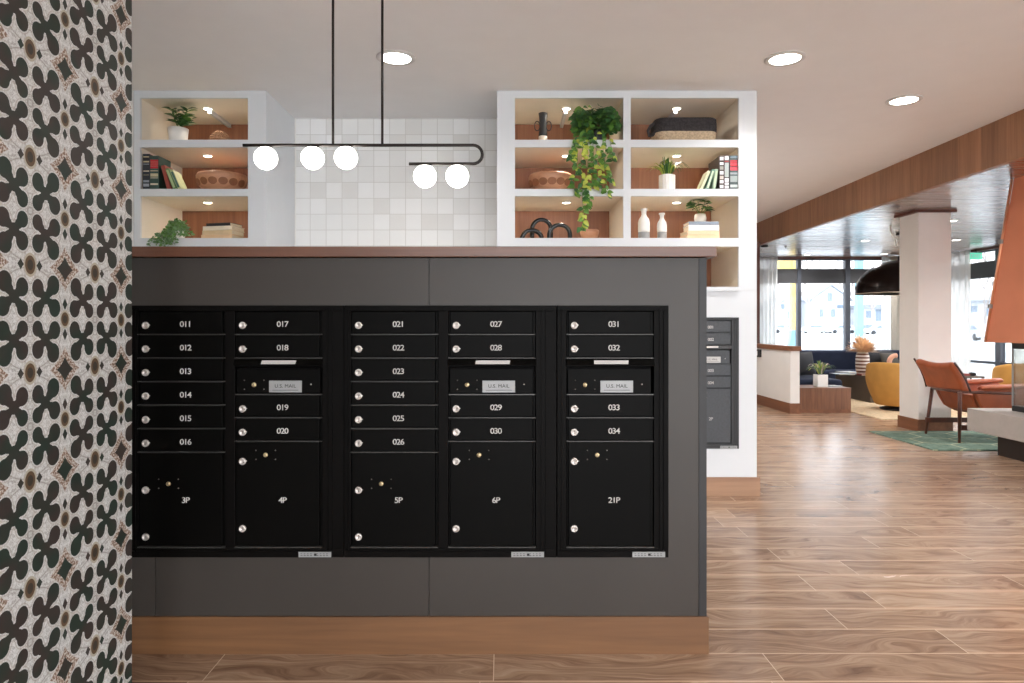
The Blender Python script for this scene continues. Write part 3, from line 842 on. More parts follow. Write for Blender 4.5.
# woven bead domes
def bead_dome(px, Y, z, r, h, label):
    p = MB()
    for i in range(9):
        t = i/9*PI/2; rr = r*math.cos(t); zz = h*math.sin(t)
        n = max(6, int(2*PI*rr/.013))
        for k in range(n):
            a = 2*PI*(k+.5*(i%2))/n
            p.ball((rr*math.cos(a), rr*math.sin(a), zz+.006), .0068, 6, 4)
    p.lathe([(r*.96,.0),(r*.9,h*.4),(r*.6,h*.78),(.001,h*.97)], (0,0,0), 24)
    tag(p.build('beaded_bowl', M['bead'], loc=(wsx(px,Y), Y, z)), label, 'bowl')
bead_dome(220, 5.3, Z1, .094, .15, 'domed brown beaded bowl on the top shelf of the left bookcase')
bead_dome(599.5, 5.3, Z2, .082, .118, 'domed brown beaded bowl behind the trailing vine, middle shelf')

# carved wooden bowls
def wood_bowl(px, Y, z, r, h, label, holes=True, scx=1.0):
    rt = thing('wooden_bowl', label, 'bowl', (wsx(px,Y), Y, z))
    MB().lathe([(r*.42,0),(r*.62,h*.14),(r*.86,h*.42),(r*.99,h*.72),(r,h*.88),(r*.95,h*.98),(r*.88,h),(r*.80,h*.9),(r*.7,h*.5),(r*.4,h*.2),(.0001,h*.16)], (0,0,0), 40).build('bowl_body', M['bowlwood'], rt)
    if holes:
        m = MB()
        for k in range(7):
            a = -PI/2 + (k-3)*.42; rr = r*.9
            q = [(math.cos(t)*.028, math.sin(t)*.015*2) for t in [2*PI*i/14 for i in range(14)]]
            vs = []
            for (u, v) in q:
                aa = a+u/rr*1.15; zz = h*.55+v*.9; f = .885+.13*(zz/h-.42)/.3*.9
                vs.append((rr*0+math.cos(aa)*(r*min(f,1.0)+.003), math.sin(aa)*(r*min(f,1.0)+.003), zz))
            m.add(vs, [tuple(range(14))], 0, False)
        m.build('carved_oval', M['bowlhole'], rt, solid=.002)
    return rt
wood_bowl(222.3, 5.3, Z2, .19, .175, 'wide carved wooden bowl on the middle shelf of the left bookcase')
wood_bowl(550.5, 5.3, Z2, .172, .175, 'wide carved wooden bowl on the middle shelf left of the vine')
wood_bowl(589.5, 5.2, Z3, .073, .09, 'small smooth wooden bowl on the lowest shelf right of the black arches', False)

# books
def cover_mat(rgb, rough=.5): 
    k = 'cov%d_%d_%d' % rgb
    if k not in M: M[k] = plain('book_cover', rgb, rough, var=.12, scale=14)
    return M[k]
def book(X, Y, z, w, h, d, rgb, label, lean=0, yaw=0, bands=(), flat=False, group=None, pagesfront=False):
    """spine faces the viewer (-Y); w thickness, h height, d depth. lean about Y, positive leans to the left"""
    if flat: rt = thing('book', label, 'book', (X, Y, z), yaw, group)
    else: rt = thing('book', label, 'book', (X, Y, z), yaw, group)
    rt.rotation_euler = (0, -lean, yaw)
    cm = cover_mat(rgb)
    c = .0025
    if flat:     # lying: w = height of stack item, h = width across, d = depth
        mb = MB()
        mb.box(-h/2, h/2, 0, d, 0, c).box(-h/2, h/2, 0, d, w-c, w)
        if not pagesfront: mb.box(-h/2, h/2, 0, c, c, w-c)
        mb.build('cover', cm, rt, bevel=.0008)
        MB().box(-h/2+.004, h/2-.004, c if not pagesfront else .004, d-.004, c, w-c).build('pages', M['pages'], rt)
    else:
        mb = MB(); x0, x1 = (0, w)
        mb.box(x0, x0+c, 0, d, 0, h).box(x1-c, x1, 0, d, 0, h).box(x0, x1, -.003, c, 0, h)
        for z0, z1, col in bands: pass
        mb.build('cover', cm, rt, bevel=.001)
        MB().box(x0+c, x1-c, c, d-.005, .003, h-.004).build('pages', M['pages'], rt)
        for z0, z1, rgb2 in bands:
            MB().box(x0+.004, x1-.004, -.0042, -.0025, z0*h, z1*h).build('spine_label', cover_mat(rgb2), rt)
    return rt
YBK = 4.985
cream = (214,204,180); gold = (198,186,150)
b0 = wsx(142.9, YBK)
book(b0, YBK, Z2, .051, .259, .17, (38,44,54), 'tall dark navy book with banded spine, left end of the middle shelf, left bookcase', bands=((.9,.93,gold),(.76,.80,gold),(.70,.72,(150,160,170)),(.5,.53,cream),(.40,.41,gold),(.2,.26,(150,160,170)),(.08,.16,(170,176,186))))
book(wsx(150.1,YBK), YBK, Z2, .064, .246, .18, (44,72,64), 'tall dark green book with red spine label on the left bookcase', bands=((.62,.88,(196,60,64)),(.80,.82,cream),(.74,.76,cream),(.68,.70,cream),(.54,.56,gold),(.38,.47,gold),(.33,.35,(200,190,170)),(.13,.18,cream)))
book(wsx(167.2,YBK), YBK, Z2, .028, .178, .13, (150,66,52), 'small red book leaning on the dark green book, left bookcase', lean=R(15))
book(wsx(173.2,YBK), YBK, Z2, .024, .158, .12, (104,142,92), 'small green book leaning between the red and pale books, left bookcase', lean=R(21), bands=((.06,.94,(176,190,140)),))
book(wsx(178.2,YBK), YBK, Z2, .022, .150, .12, (196,200,152), 'pale green book leaning at the end of the row, left bookcase', lean=R(24), bands=((.08,.9,(86,122,110)),))
# right bookcase
sil = (222,224,226)
book(wsx(729.6,YBK), YBK, Z2, .060, .247, .24, (70,84,84), 'thick grey-green book with red spine label, right end of the right bookcase', bands=((.93,.98,(110,128,140)),(.56,.86,(214,72,84)),(.8,.82,sil),(.74,.76,sil),(.66,.69,sil),(.44,.50,(150,160,160)),(.22,.40,(150,160,158)),(.06,.14,(190,198,196))))
book(wsx(724.0,YBK), YBK, Z2, .037, .249, .24, (60,40,40), 'dark book with silver spine panels beside the red-labelled grey-green book', bands=((.86,.97,sil),(.80,.84,(160,64,64)),(.36,.78,(170,180,176)),(.22,.33,sil),(.13,.2,sil),(.03,.11,sil)))
book(wsx(719.2,YBK), YBK, Z2, .034, .247, .26, (58,44,38), 'brown book with silver dotted spine, leftmost of three upright books', bands=((.86,.96,sil),(.72,.8,sil),(.58,.68,(150,150,140)),(.44,.54,sil),(.3,.4,(190,180,170)),(.18,.27,sil),(.04,.13,sil)))
book(wsx(712.2,YBK), YBK, Z2, .023, .152, .12, (150,176,150), 'pale green book leaning against the upright books, right bookcase', lean=R(-8), bands=((.1,.9,(186,204,170)),))
book(wsx(705.2,YBK), YBK, Z2, .022, .158, .12, (96,140,122), 'green and cream book leaning second from the left, right bookcase', lean=R(-19), bands=((.1,.92,(190,206,176)),))
book(wsx(699.6,YBK), YBK, Z2, .020, .152, .12, (206,212,176), 'cream-green book leaning outermost in the row, right bookcase', lean=R(-24))

# trailing fern bottom left
Y = 5.02; X = wsx(176, Y)
p = thing('trailing_fern', 'small trailing grey-green fern spilling over the lowest shelf, left bookcase', 'plant', (X, Y+.03, Z3))
MB().lathe(pot_lathe(.045,.055,.06), (0,0,0), 24).build('pot', M['pot'], p)
fo = MB(); stt = MB()
for k in range(80):
    a = random.uniform(0, 2*PI); h = random.uniform(.08,.15)
    r = random.uniform(.03,.10)
    front = math.sin(a) < -.1
    end = Vector((r*math.cos(a)*1.15, r*math.sin(a)*.8-.01, .03 if not front else .02))
    P = [Vector((0,0,.05)), Vector((end.x*.5, end.y*.5, h)), end]
    if front and k % 2:
        P[2] = Vector((end.x*1.3-.03, -.10, .02)); P.append(Vector((end.x*1.4-.035, -.115, random.uniform(-.07,-.03))))
    stt.tube(P, .0012, 5)
    for i in range(len(P)-1):
        for j in range(6):
            q = P[i].lerp(P[i+1], (j+.5)/6)
            d = rnd_dir(-.4,.6); leaf(fo, q, d, (0,-1,.5), .026, .018, random.choice((0,0,1)))
for k in range(5):
    x0 = -.06-.02*k
    P = [Vector((-.03,-.02,.05)), Vector((x0,-.09,.012)), Vector((x0-.03,-.112,-.02-.01*k))]
    stt.tube(P, .0012, 5)
    for i in range(2):
        for j in range(6): leaf(fo, P[i].lerp(P[i+1], (j+.5)/6), rnd_dir(-.4,.6), (0,-1,.5), .026, .018, 0)
stt.build('stem', M['frond'], p); fo.build('foliage', [M['frond'], M['leaf2']], p)

# stack of books bottom left
Y = 5.05
def st_x(px): return wsx(px, Y)
xa = (st_x(200)+st_x(233))/2
book(xa+.0, Y, Z3, .036, .245, .17, (222,190,152), 'tan book at the bottom of the stack, left bookcase', yaw=R(-8), flat=True)
book(xa+.003, Y, Z3+.037, .032, .240, .17, (214,188,150), 'tan book second from the bottom of the stack, left bookcase', yaw=R(-10), flat=True)
book(xa+.004, Y, Z3+.070, .030, .238, .17, (232,220,198), 'cream book under the black book in the stack, left bookcase', yaw=R(-12), flat=True)
book(xa+.01, Y+.005, Z3+.101, .022, .205, .15, (34,34,38), 'black book on top of the stack, left bookcase', yaw=R(-14), flat=True)

# black vase with ring handles
Y = 5.2; X = wsx(543, Y)
p = thing('handled_vase', 'black vase with two ring handles and pale foot, top shelf of right bookcase', 'vase', (X, Y, Z1))
MB().lathe([(.033,.088),(.034,.092),(.029,.13),(.026,.17),(.030,.23),(.034,.264),(.030,.266),(.026,.25),(.0001,.24)], (0,0,0), 32).build('vase_body', M['charvase'], p)
MB().lathe([(.033,0),(.036,.004),(.033,.088)], (0,0,0), 32).build('vase_foot', M['potcream'], p)
for s in (-1,1):
    MB().tube([(s*(.044+.020*math.cos(a)), 0, .168+.036*math.sin(a)) for a in [2*PI*k/24 for k in range(24)]], .0038, 8, closed=True).build('handle', M['charvase'], p)

# trailing pothos
Yp = 5.06
p = thing('trailing_vine', 'large trailing heart-leaved vine hanging over three shelves of the right bookcase', 'plant', (wsx(596,Yp), Yp, Z1))
ox = wsx(596,Yp)
MB().lathe(pot_lathe(.055,.068,.11), (0,0,0), 24).build('pot', M['charvase'], p)
fo = MB(); vs_ = MB()
for k in range(420):
    a = random.uniform(0,2*PI); t = random.random()
    rr = .04+.10*math.sqrt(random.random())
    c = Vector((rr*math.cos(a)*1.05-.005, rr*math.sin(a)*.85-.03, .075+.115*math.sqrt(max(0,1-(rr/.18)**2))*random.uniform(-.15,1.3)+.035))
    d = Vector((math.cos(a)*.7+random.uniform(-.4,.4), math.sin(a)*.6-.35, random.uniform(-.8,.15)))
    sz = random.uniform(.042,.066)
    leaf(fo, c, d, (random.uniform(-.4,.4),-1,.7), sz, sz*.86, random.choice((0,0,1)), True)
def vine(pts, n, palette, size=(.036,.058)):
    pts = [Vector(q) for q in pts]
    vs_.tube(pts, .0016, 5)
    n = int(n*1.5)
    for k in range(n):
        t = (k+.5)/n*(len(pts)-1); i = min(int(t), len(pts)-2)
        q = pts[i].lerp(pts[i+1], t-i)
        s = random.choice((-1,1)); d = Vector((s*random.uniform(.3,1), random.uniform(-.7,.1), random.uniform(-1,.1)))
        sz = random.uniform(*size)
        leaf(fo, q, d, (random.uniform(-.4,.4),-1,.5), sz, sz*.75, random.choice(palette), True)
def vp(px, py, Y=4.925): return (wsx(px,Y)-ox, Y-Yp, PZ(py,Y)-Z1)
g1 = (0,1,1,2); g2 = (1,1,2,2,0)
st0 = [(-.06,-.08,.08)]
vine([(-.09,-.06,.10), vp(572,146), vp(571,158)], 9, (0,1,1))
vine([(-.07,-.07,.10), vp(578,145), vp(577,165), vp(574,180), vp(575,196)], 20, g2)
vine([(-.06,-.08,.10), vp(583,145), vp(581,165), vp(582,185), vp(583,208), vp(584,220), vp(580,230)], 24, g2)
vine([(-.05,-.08,.10), vp(588,145), vp(588,165), vp(587,182), vp(590,198), vp(586,206)], 20, g1)
vine([(-.03,-.09,.10), vp(593,146), vp(594,165), vp(592,180), vp(594,186)], 15, g1)
vine([(.0,-.09,.10), vp(596,148), vp(600,166), vp(602,176), vp(598,186)], 13, g2)
vine([(.05,-.08,.10), vp(606,146), vp(604,160), vp(607,175), vp(606,190), vp(609,195)], 14, g1)
vine([(.08,-.06,.10), vp(611,146), vp(613,156), vp(612,161)], 8, g1)
vine([(.03,-.08,.10), vp(603,148), vp(605,165), vp(611,178), vp(613,185)], 8, g1, (.026,.04))
vs_.build('vine_stem', M['leaf2'], p); fo.build('foliage', [M['leaf'], M['leaf2'], M['leaf3']], p)

# black arches
def arch(parent, px0, px1, ptop, Y, thick=.0165):
    x0 = wsx(px0,Y)-AX; x1 = wsx(px1,Y)-AX; r = (x1-x0)/2-thick; xc_ = (x0+x1)/2; top = PZ(ptop,Y)-Z3-thick
    zc = max(.0, top-r)
    pts = [(xc_-r, Y-AY, 0), (xc_-r, Y-AY, zc*.5)] + [(xc_-r*math.cos(a), Y-AY, zc+min(r,top)*math.sin(a)) for a in [PI*k/16 for k in range(17)]] + [(xc_+r, Y-AY, zc*.5), (xc_+r, Y-AY, 0)]
    MB().tube(pts, thick, 14).build('arch', M['glossblack'], parent)
AX, AY = wsx(546, 5.1), 5.1
p = thing('arch_sculpture', 'glossy black sculpture of three overlapping arches on the lowest shelf', 'sculpture', (AX, AY, Z3))
arch(p, 519.8, 544.0, 228, 5.04); arch(p, 530, 553, 217.6, 5.17); arch(p, 547, 572.3, 222.6, 5.07)

# basket
Y = 5.17; p = thing('woven_basket', 'low charcoal and natural woven basket with loop handle on top shelf', 'basket', (wsx(683,Y), Y, Z1))
def rrect(hx, hy, r, n=6):
    o = []
    for cx_, cy_, a0 in ((hx-r,hy-r,0),(-hx+r,hy-r,PI/2),(-hx+r,-hy+r,PI),(hx-r,-hy+r,3*PI/2)):
        for k in range(n+1):
            a = a0+PI/2*k/n; o.append((cx_+r*math.cos(a), cy_+r*math.sin(a)))
    return o
def basket_band(z0, z1, mat, name):
    m = MB(); n = max(1, round((z1-z0)/.011))
    for k in range(n):
        z = z0+(k+.5)*(z1-z0)/n; s = 1+.06*math.sin(min(1,z/.17)*PI*.7)
        m.tube([(x*s, y*s, z) for x, y in rrect(.215,.12,.07)], .0072, 8, closed=True)
    m.prism([(x*1.0, y*1.0) for x, y in rrect(.211,.116,.07)], z0, z1, 'z')
    m.build(name, mat, p)
basket_band(.0, .085, M['jute'], 'natural_band'); basket_band(.085, .185, M['jutedark'], 'charcoal_band')
MB().tube([(-.17,-.03,.175),(-.215,-.06,.165),(-.262,-.075,.140),(-.282,-.078,.100),(-.270,-.075,.062),(-.245,-.07,.070),(-.225,-.065,.095),(-.19,-.05,.11)], .0115, 10).build('handle', M['jutedark'], p)
# white ribbed pot with grassy plant
Y = 5.12; p = thing('potted_grass', 'spiky green grass plant in white ribbed pot on the middle shelf', 'plant', (wsx(667,Y), Y, Z2))
m = MB(); seg = 64
prof = [(.056,0),(.060,.006),(.061,.12),(.060,.131),(.054,.131),(.052,.115),(.0001,.115)]
vs = []
for r, z in prof:
    for k in range(seg):
        rr = r*(1-.035*(k%4 in (2,3))) if r > .05 and .004 < z < .125 else r
        a = 2*PI*k/seg; vs.append((rr*math.cos(a), rr*math.sin(a), z))
fs = [(i*seg+k, i*seg+(k+1)%seg, (i+1)*seg+(k+1)%seg, (i+1)*seg+k) for i in range(len(prof)-1) for k in range(seg)]
m.add(vs, fs, 0, False); m.build('pot', M['pot'], p)
def grass_tuft(n, L, spread, z0, mats, parent, w=.008):
    m = MB()
    for k in range(n):
        a = random.uniform(0,2*PI); s = random.random(); l = L*random.uniform(.7,1.05)
        base = Vector((.02*math.cos(a), .02*math.sin(a), z0))
        out = Vector((math.cos(a), math.sin(a)*.8, 0))*spread*s
        pts = [base, base+out*.35*l+Vector((0,0,l*.55)), base+out*l*.85+Vector((0,0,l*(.95-.35*s*spread))), base+out*l*1.15+Vector((0,0,l*(1.05-.75*s*spread)))]
        sd = Vector((-math.sin(a+.6), math.cos(a+.6), 0))
        ws = [w*.6, w, w*.7, w*.06]; vs = []
        for q, ww in zip(pts, ws): vs += [q-sd*ww/2, q+sd*ww/2]
        m.add(vs, [(0,1,3,2),(2,3,5,4),(4,5,7,6)], random.randrange(len(mats)), True)
    m.build('grass_blades', mats, parent)
grass_tuft(90, .155, .95, .115, [M['leaf2'], M['leaf'], M['leaf3']], p, .009)

# bottles
def bottle(px, w, h, label):
    Y = 5.1; r = w/2
    p = thing('ceramic_bottle', label, 'bottle', (wsx(px,Y), Y, Z3))
    MB().lathe([(r*.97,.06),(r,.075),(r,h*.55),(r*.86,h*.66),(r*.5,h*.76),(r*.40,h*.82),(r*.44,h*.92),(r*.62,h*.95),(r*.62,h),(r*.45,h),(.0001,h*.97)], (0,0,0), 32).build('bottle_body', M['pot'], p)
    MB().lathe([(r*.95,0),(r*.98,.004),(r*.97,.06)], (0,0,0), 32).build('bottle_foot', cover_mat((150,150,150)), p)
bottle(643.9, .087, .236, 'taller white bottle with grey foot on the lowest shelf, right bookcase')
bottle(661.9, .072, .203, 'shorter white bottle with grey foot on the lowest shelf, right bookcase')
# stack with small plant
Y = 5.05; xa = wsx(703.7, Y)
book(xa-.002, Y, Z3, .034, .245, .17, (232,196,156), 'peach book at the bottom of the stack, right bookcase', yaw=R(3), flat=True)
book(xa-.001, Y, Z3+.035, .030, .243, .17, (236,204,168), 'peach book second from the bottom of the stack, right bookcase', yaw=R(5), flat=True)
book(xa+.002, Y+.002, Z3+.066, .042, .226, .16, (240,240,238), 'thick white book under the blue-grey book, right bookcase', yaw=R(0), flat=True)
book(xa, Y, Z3+.109, .024, .222, .16, (138,148,162), 'thin blue-grey book on top of the stack, right bookcase', yaw=R(0), flat=True)
p = thing('potted_plant', 'small leafy plant in cream pot on the book stack, right bookcase', 'plant', (wsx(703,Y), Y+.07, Z3+.133))
MB().lathe([(.032,0),(.040,.01),(.045,.035),(.040,.062),(.036,.066),(.034,.058),(.0001,.056)], (0,0,0), 28).build('pot', M['potcream'], p)
fo = MB(); stt = MB()
for k in range(11):
    a = k*2.4; tip = Vector((.06*math.cos(a), .04*math.sin(a), .13+.03*math.sin(k*2.1)))
    stt.tube([(0,0,.055), tuple(tip)], .0018, 5)
    for j in range(3): leaf(fo, tip*(.8+.1*j)+Vector((0,0,.01)), Vector((math.cos(a+j), math.sin(a+j)*.6, .1)), (0,-.6,1), .062, .036, j % 2)
stt.build('stem', M['leaf2'], p); fo.build('foliage', [M['leaf'], M['leaf2']], p)

# ------------------------------------------------------------------ lounge
# rugs
m = MB().box(4.265, 6.9, 6.74, 7.94, 0.001, .012); tag(m.build('green_rug', M['rug']), 'green rug with pale hexagon lines under the leather armchair', 'rug')
m = MB().box(4.97, 7.7, 8.94, 12.3, 0.001, .013); tag(m.build('beige_rug', M['rugbeige']), 'beige woven rug under the coffee table and mustard chair', 'rug')

# leather armchair: backrest towards the viewer's left, faces +X
ch = thing('leather_armchair', 'tan leather lounge chair with walnut legs on the green rug', 'armchair', (5.1, 7.43, .013)); CO = Vector((5.1, 7.43, .013))
def cpt(px, py, Y): return Vector((PX(px,Y), Y, PZ(py,Y))) - CO
yn, yf = 7.10, 7.72
def sling(P, nu=14):                                       # P: profile in x,z ; cushion thickness th
    pass
# backrest as a thick curved panel
TL, TR, BL, BR = cpt(916,358.6,7.75), cpt(952,362.4,7.1), cpt(928.5,386.8,7.75), cpt(968,391.3,7.08)
def backfn(off):
    def fn(u, v):
        b = BL.lerp(BR, u); t_ = TL.lerp(TR, u); q = b.lerp(t_, v)
        bow = math.sin(PI*u); 
        return q + Vector((-.035*bow*0 + off + .02*math.sin(PI*v), 0, -.03*bow*v))
    return fn
m = MB()
m.grid(backfn(0), 12, 8)
m.build('backrest', M['leather'], ch, solid=.07, subsurf=1)
# dark piping along the backrest sides and top
m = MB(); m.tube([backfn(0)(1,k/8)+Vector((-.0,-.036,0)) for k in range(9)], .011, 8); m.tube([backfn(0)(0,k/8)+Vector((0,.036,0)) for k in range(9)], .011, 8)
m.build('piping', plain('dark_piping', (60,34,28), .5), ch)
# seat bucket: curved underside
xs0, xs1 = 4.86-CO.x, 5.62-CO.x
prof = [(-.20,.50),(-.155,.40),(-.11,.32),(-.03,.275),(.10,.27),(.30,.30),(.50,.34),(.53,.40),(.50,.46),(.2,.44),(-.02,.46),(-.12,.50)]
m = MB().prism(prof, yn+.045-CO.y, yf-.045-CO.y, 'y'); m.build('seat', M['leather'], ch, bevel=.02, seg=3)
for s, yy in ((-1, yn), (1, yf)):
    a = MB(); y0 = yy-CO.y
    side = [(-.21,.535),(-.155,.42),(-.10,.33),(-.02,.285),(.12,.28),(.32,.31),(.5,.36),(.54,.52),(.50,.585),(.2,.575),(-.02,.56),(-.12,.548)]
    a.prism(side, y0-.03, y0+.03, 'y'); a.build('side_panel', M['leather'], ch, bevel=.018, seg=3)
    a = MB()
    def armfn(u, v): 
        w = (v-.5)*.13
        return (-.14+.69*u, y0+w*(.6+.4*math.sin(PI*min(1,u*1.2))), .585+.03*u-.02*abs(v-.5)*2)
    a.grid(armfn, 12, 6); a.build('armrest', M['leather'], ch, solid=.04, subsurf=1)
# wooden frame
def leg(p0, p1, r0=.013, r1=.02, nm='leg'): MB().tube([tuple(p0), tuple(p0.lerp(p1,.5)), tuple(p1)], [r0, (r0+r1)/2+.002, r1], 12).build(nm, M['walnutleg'], ch)
lf0 = Vector((4.79-CO.x, 7.72-CO.y, 0)); lf1 = cpt(932.3,388,7.80)
ln0 = Vector((4.775-CO.x, 7.13-CO.y, 0)); ln1 = cpt(959.8,392,7.06)
leg(lf0, lf1); leg(ln0, ln1)
leg(Vector((5.52-CO.x, 7.74-CO.y, 0)), Vector((5.55-CO.x, 7.74-CO.y, .40))); leg(Vector((5.58-CO.x, 7.10-CO.y, 0)), Vector((5.55-CO.x, 7.10-CO.y, .40)))
m = MB().tube([tuple(lf1+Vector((.0,0,.0))), tuple(ln1)], .016, 10); m.tube([tuple(ln1), (.0, ln1.y-.0, ln1.z-.01), (.2, ln1.y, .52)], .014, 10)
m.build('back_rail', M['walnutleg'], ch)
for q_ in (ln0, lf0): MB().box(q_.x, .44, q_.y-.012, q_.y+.012, .13, .185).build('stretcher', M['walnutleg'], ch)

# mustard tub chairs
def tub(X, Y, rz, label):
    c = thing('tub_chair', label, 'armchair', (X, Y, .013), rz)
    def shell(u, v):     # wraps around the back; opening faces +X locally
        a = R(48) + u*R(264)
        hgt = .70 - .20*(abs(u-.5)*2)**2.2
        z = .07 + (hgt-.07)*v
        r = .27 + .135*math.sin(min(1,v*1.25)*PI/2) - .05*max(0,v-.6)
        return (r*math.cos(a), r*math.sin(a), z)
    MB().grid(shell, 32, 10).build('shell', M['mustard'], c, solid=.07, subsurf=1)
    MB().lathe([(.20,.08),(.31,.12),(.335,.22),(.34,.38),(.32,.43),(.20,.45),(.0001,.45)], (0,0,0), 36).build('seat_cushion', M['mustard'], c)
    MB().lathe([(.24,0),(.25,.02),(.10,.05),(.08,.08),(.0001,.08)], (0,0,0), 32).build('swivel_base', M['screen'], c)
tub(5.78, 9.95, R(35), 'mustard tub chair half hidden behind the white column')
tub(7.52, 9.75, R(60), 'mustard tub chair behind the leather armchair and firebox')

# coffee table
c = thing('coffee_table', 'taupe block coffee table on the beige rug', 'table', (6.38, 11.38, .013))
MB().box(-.55,.55,-.56,.56,0,.39).build('table_base', M['taupe'], c, bevel=.006)
MB().box(-.56,.56,-.57,.57,.39,.418).build('table_top', M['taupe'], c, bevel=.004)
ZT = .431
# striped vase with dried palms
vx, vy = PX(862.5,11.3), 11.3
c = thing('striped_vase', 'cream vase with brown stripes on the coffee table', 'vase', (vx, vy, ZT))
def sv():
    t = NT('striped_ceramic'); o = t.xyz(); f = t.math('FRACT', t.math('MULTIPLY', o[2], 17.5))
    t.base(t.mix(t.math('GREATER_THAN', f, .55), lin((236,228,216)), lin((112,70,48))), .5); return t.m
MB().lathe([(.07,0),(.085,.01),(.103,.08),(.107,.2),(.10,.30),(.085,.355),(.07,.37),(.06,.36),(.0001,.33)], (0,0,0), 32).build('vase_body', sv(), c)
c = thing('dried_palm_bouquet', 'tan dried palm fronds spreading out of the striped vase', 'dried plants', (vx, vy, ZT+.335))
m = MB(); sm = MB()
for k in range(260):
    a = random.uniform(0,2*PI); e = math.asin(random.uniform(.08,1)); L = random.uniform(.2,.27)
    d = Vector((math.cos(a)*math.cos(e), math.sin(a)*math.cos(e), math.sin(e)))
    d2 = Vector((d.x*1.0, d.y*1.0, d.z*.92))
    leaf(m, d2*.05+Vector((0,0,.02)), d2, (0,0,1) if e < 1.2 else (0,1,0), L, .034, 0, curl=.05)
for k in range(6): sm.tube([(0,0,0),(.02*math.cos(k),.02*math.sin(k),.06)], .004, 5)
m.build('fronds', M['dried'], c); sm.build('stem', M['dried'], c)
def flatmag(px, Y, w, d, h, rgb, label, yaw=0, name='magazine'):
    o = thing(name, label, 'magazine' if name == 'magazine' else 'book', (PX(px,Y), Y, ZT), yaw)
    MB().box(-w/2,w/2,-d/2,d/2,0,.0015).box(-w/2,w/2,-d/2,d/2,h-.0015,h).box(-w/2,-w/2+.0015,-d/2,d/2,0,h).build('cover', cover_mat(rgb), o)
    MB().box(-w/2+.0015,w/2-.003,-d/2+.003,d/2-.003,.0015,h-.0015).build('pages', M['pages'], o)
flatmag(842, 11.25, .26, .34, .012, (120,126,138), 'blue-grey magazine at the left edge of the coffee table')
flatmag(849, 11.65, .26, .30, .016, (196,196,196), 'light grey magazine behind on the coffee table', R(12))
flatmag(867.5, 11.0, .26, .20, .024, (140,52,42), 'red book in front of the striped vase', R(-6), 'book')
flatmag(875, 11.3, .20, .34, .014, (220,220,220), 'white magazine right of the striped vase', R(5))

# walnut bench block with pot
c = thing('bench_block', 'walnut block bench abutting the low divider end', 'bench', (4.60, 9.90, 0))
MB().box(-.40,.33,-.25,.25,.05,.34).build('bench_body', M['benchwood'], c)
MB().box(-.40,.335,-.255,.25,.34,.354).build('bench_top', M['benchwood'], c)
MB().box(-.38,.33,-.245,.24,0,.05).build('bench_plinth', M['basewood_y'], c)
Yq = 9.88; p = thing('potted_grass', 'spiky pale green plant in white square pot on the walnut bench', 'plant', (PX(820.5,Yq), Yq, .354))
MB().box(-.075,.075,-.075,.075,0,.175).build('pot', M['pot'], p, bevel=.006)
MB().box(-.066,.066,-.066,.066,.17,.178).build('soil', M['soil'], p)
grass_tuft(80, .20, 1.0, .175, [M['frond'], M['leaf3'], M['frond'], M['potcream']], p, .02)
o = MB().box(-.09,.09,-.06,.06,0,.012); tag(o.build('tray', M['plate'], loc=(PX(835.5,9.85), 9.85, .354), bevel=.003), 'small flat grey tray on the walnut bench beside the square pot', 'tray')

# wall outlet on divider
o = thing('wall_outlet', 'black outlet plate with white socket on the low divider', 'outlet', (4.04, PX(1,1)*0+10.72, .80))
MB().box(-.03,0,-.09,.09,-.06,.06).build('cover_plate', M['screen'], o, bevel=.003)
MB().box(-.033,-.03,-.0,.06,-.035,.035).build('socket', M['pot'], o)

# navy sofa, L-shaped
c = thing('sectional_sofa', 'long navy blue sectional sofa under the far window', 'sofa', (6.1, 12.5, 0))
def cushion(name, x0, x1, y0, y1, z0, z1, mat=M['navy'], par=None, bev=.05):
    return MB().box(x0-6.1, x1-6.1, y0-12.5, y1-12.5, z0, z1).build(name, mat, par or c, bevel=bev, seg=4)
cushion('back_rest', 4.35, 8.0, 12.75, 13.0, .10, .77)
cushion('sofa_base', 4.36, 7.95, 12.34, 12.78, .10, .24, bev=.02); cushion('sofa_base', 4.36, 5.15, 10.3, 12.34, .10, .24, bev=.02)
for a, b_ in ((5.16,6.05),(6.06,6.98),(6.99,7.9)): cushion('seat_cushion', a, b_, 12.33, 12.76, .24, .42)
cushion('seat_cushion', 4.36, 5.15, 10.3, 11.3, .24, .42); cushion('seat_cushion', 4.36, 5.15, 11.31, 12.75, .24, .42)
cushion('side_rest', 4.21, 4.36, 10.25, 12.74, .10, .66)
for x, y in ((4.3,10.35),(5.05,10.35),(7.85,12.4),(7.85,12.9),(4.3,12.9)): MB().cyl((x-6.1,y-12.5,0), .02, .10, seg=12).build('leg', M['chrome'], c)
def pillow(X, Y, z, w, h, t, mat, label, rx=0, ry=0, rz=0):
    def fn_(sgn):
        def fn(u, v):
            k = (math.sin(PI*u)*math.sin(PI*v))**.5 if 0 < u < 1 and 0 < v < 1 else 0
            px_ = (u-.5)*w*(1-.06*math.sin(PI*v)); pz_ = (v-.5)*h*(1-.06*math.sin(PI*u))
            return (px_, sgn*t/2*k, pz_+h/2)
        return fn
    m = MB().grid(fn_(1), 12, 12).grid(fn_(-1), 12, 12)
    o = m.build('throw_pillow', mat, loc=(X,Y,z), rot=(rx,ry,rz), subsurf=1); tag(o, label, 'pillow'); return o
pillow(PX(806.5,11.0), 11.0, .425, .42, .40, .16, M['blackfab'], 'black pillow on the navy sofa behind the square white pot', R(-14), 0, R(20))
pillow(PX(881,12.5), 12.5, .425, .5, .36, .18, M['blackfab'], 'dark pillow on the sofa between the striped vase and column', R(-14), 0, R(-8))
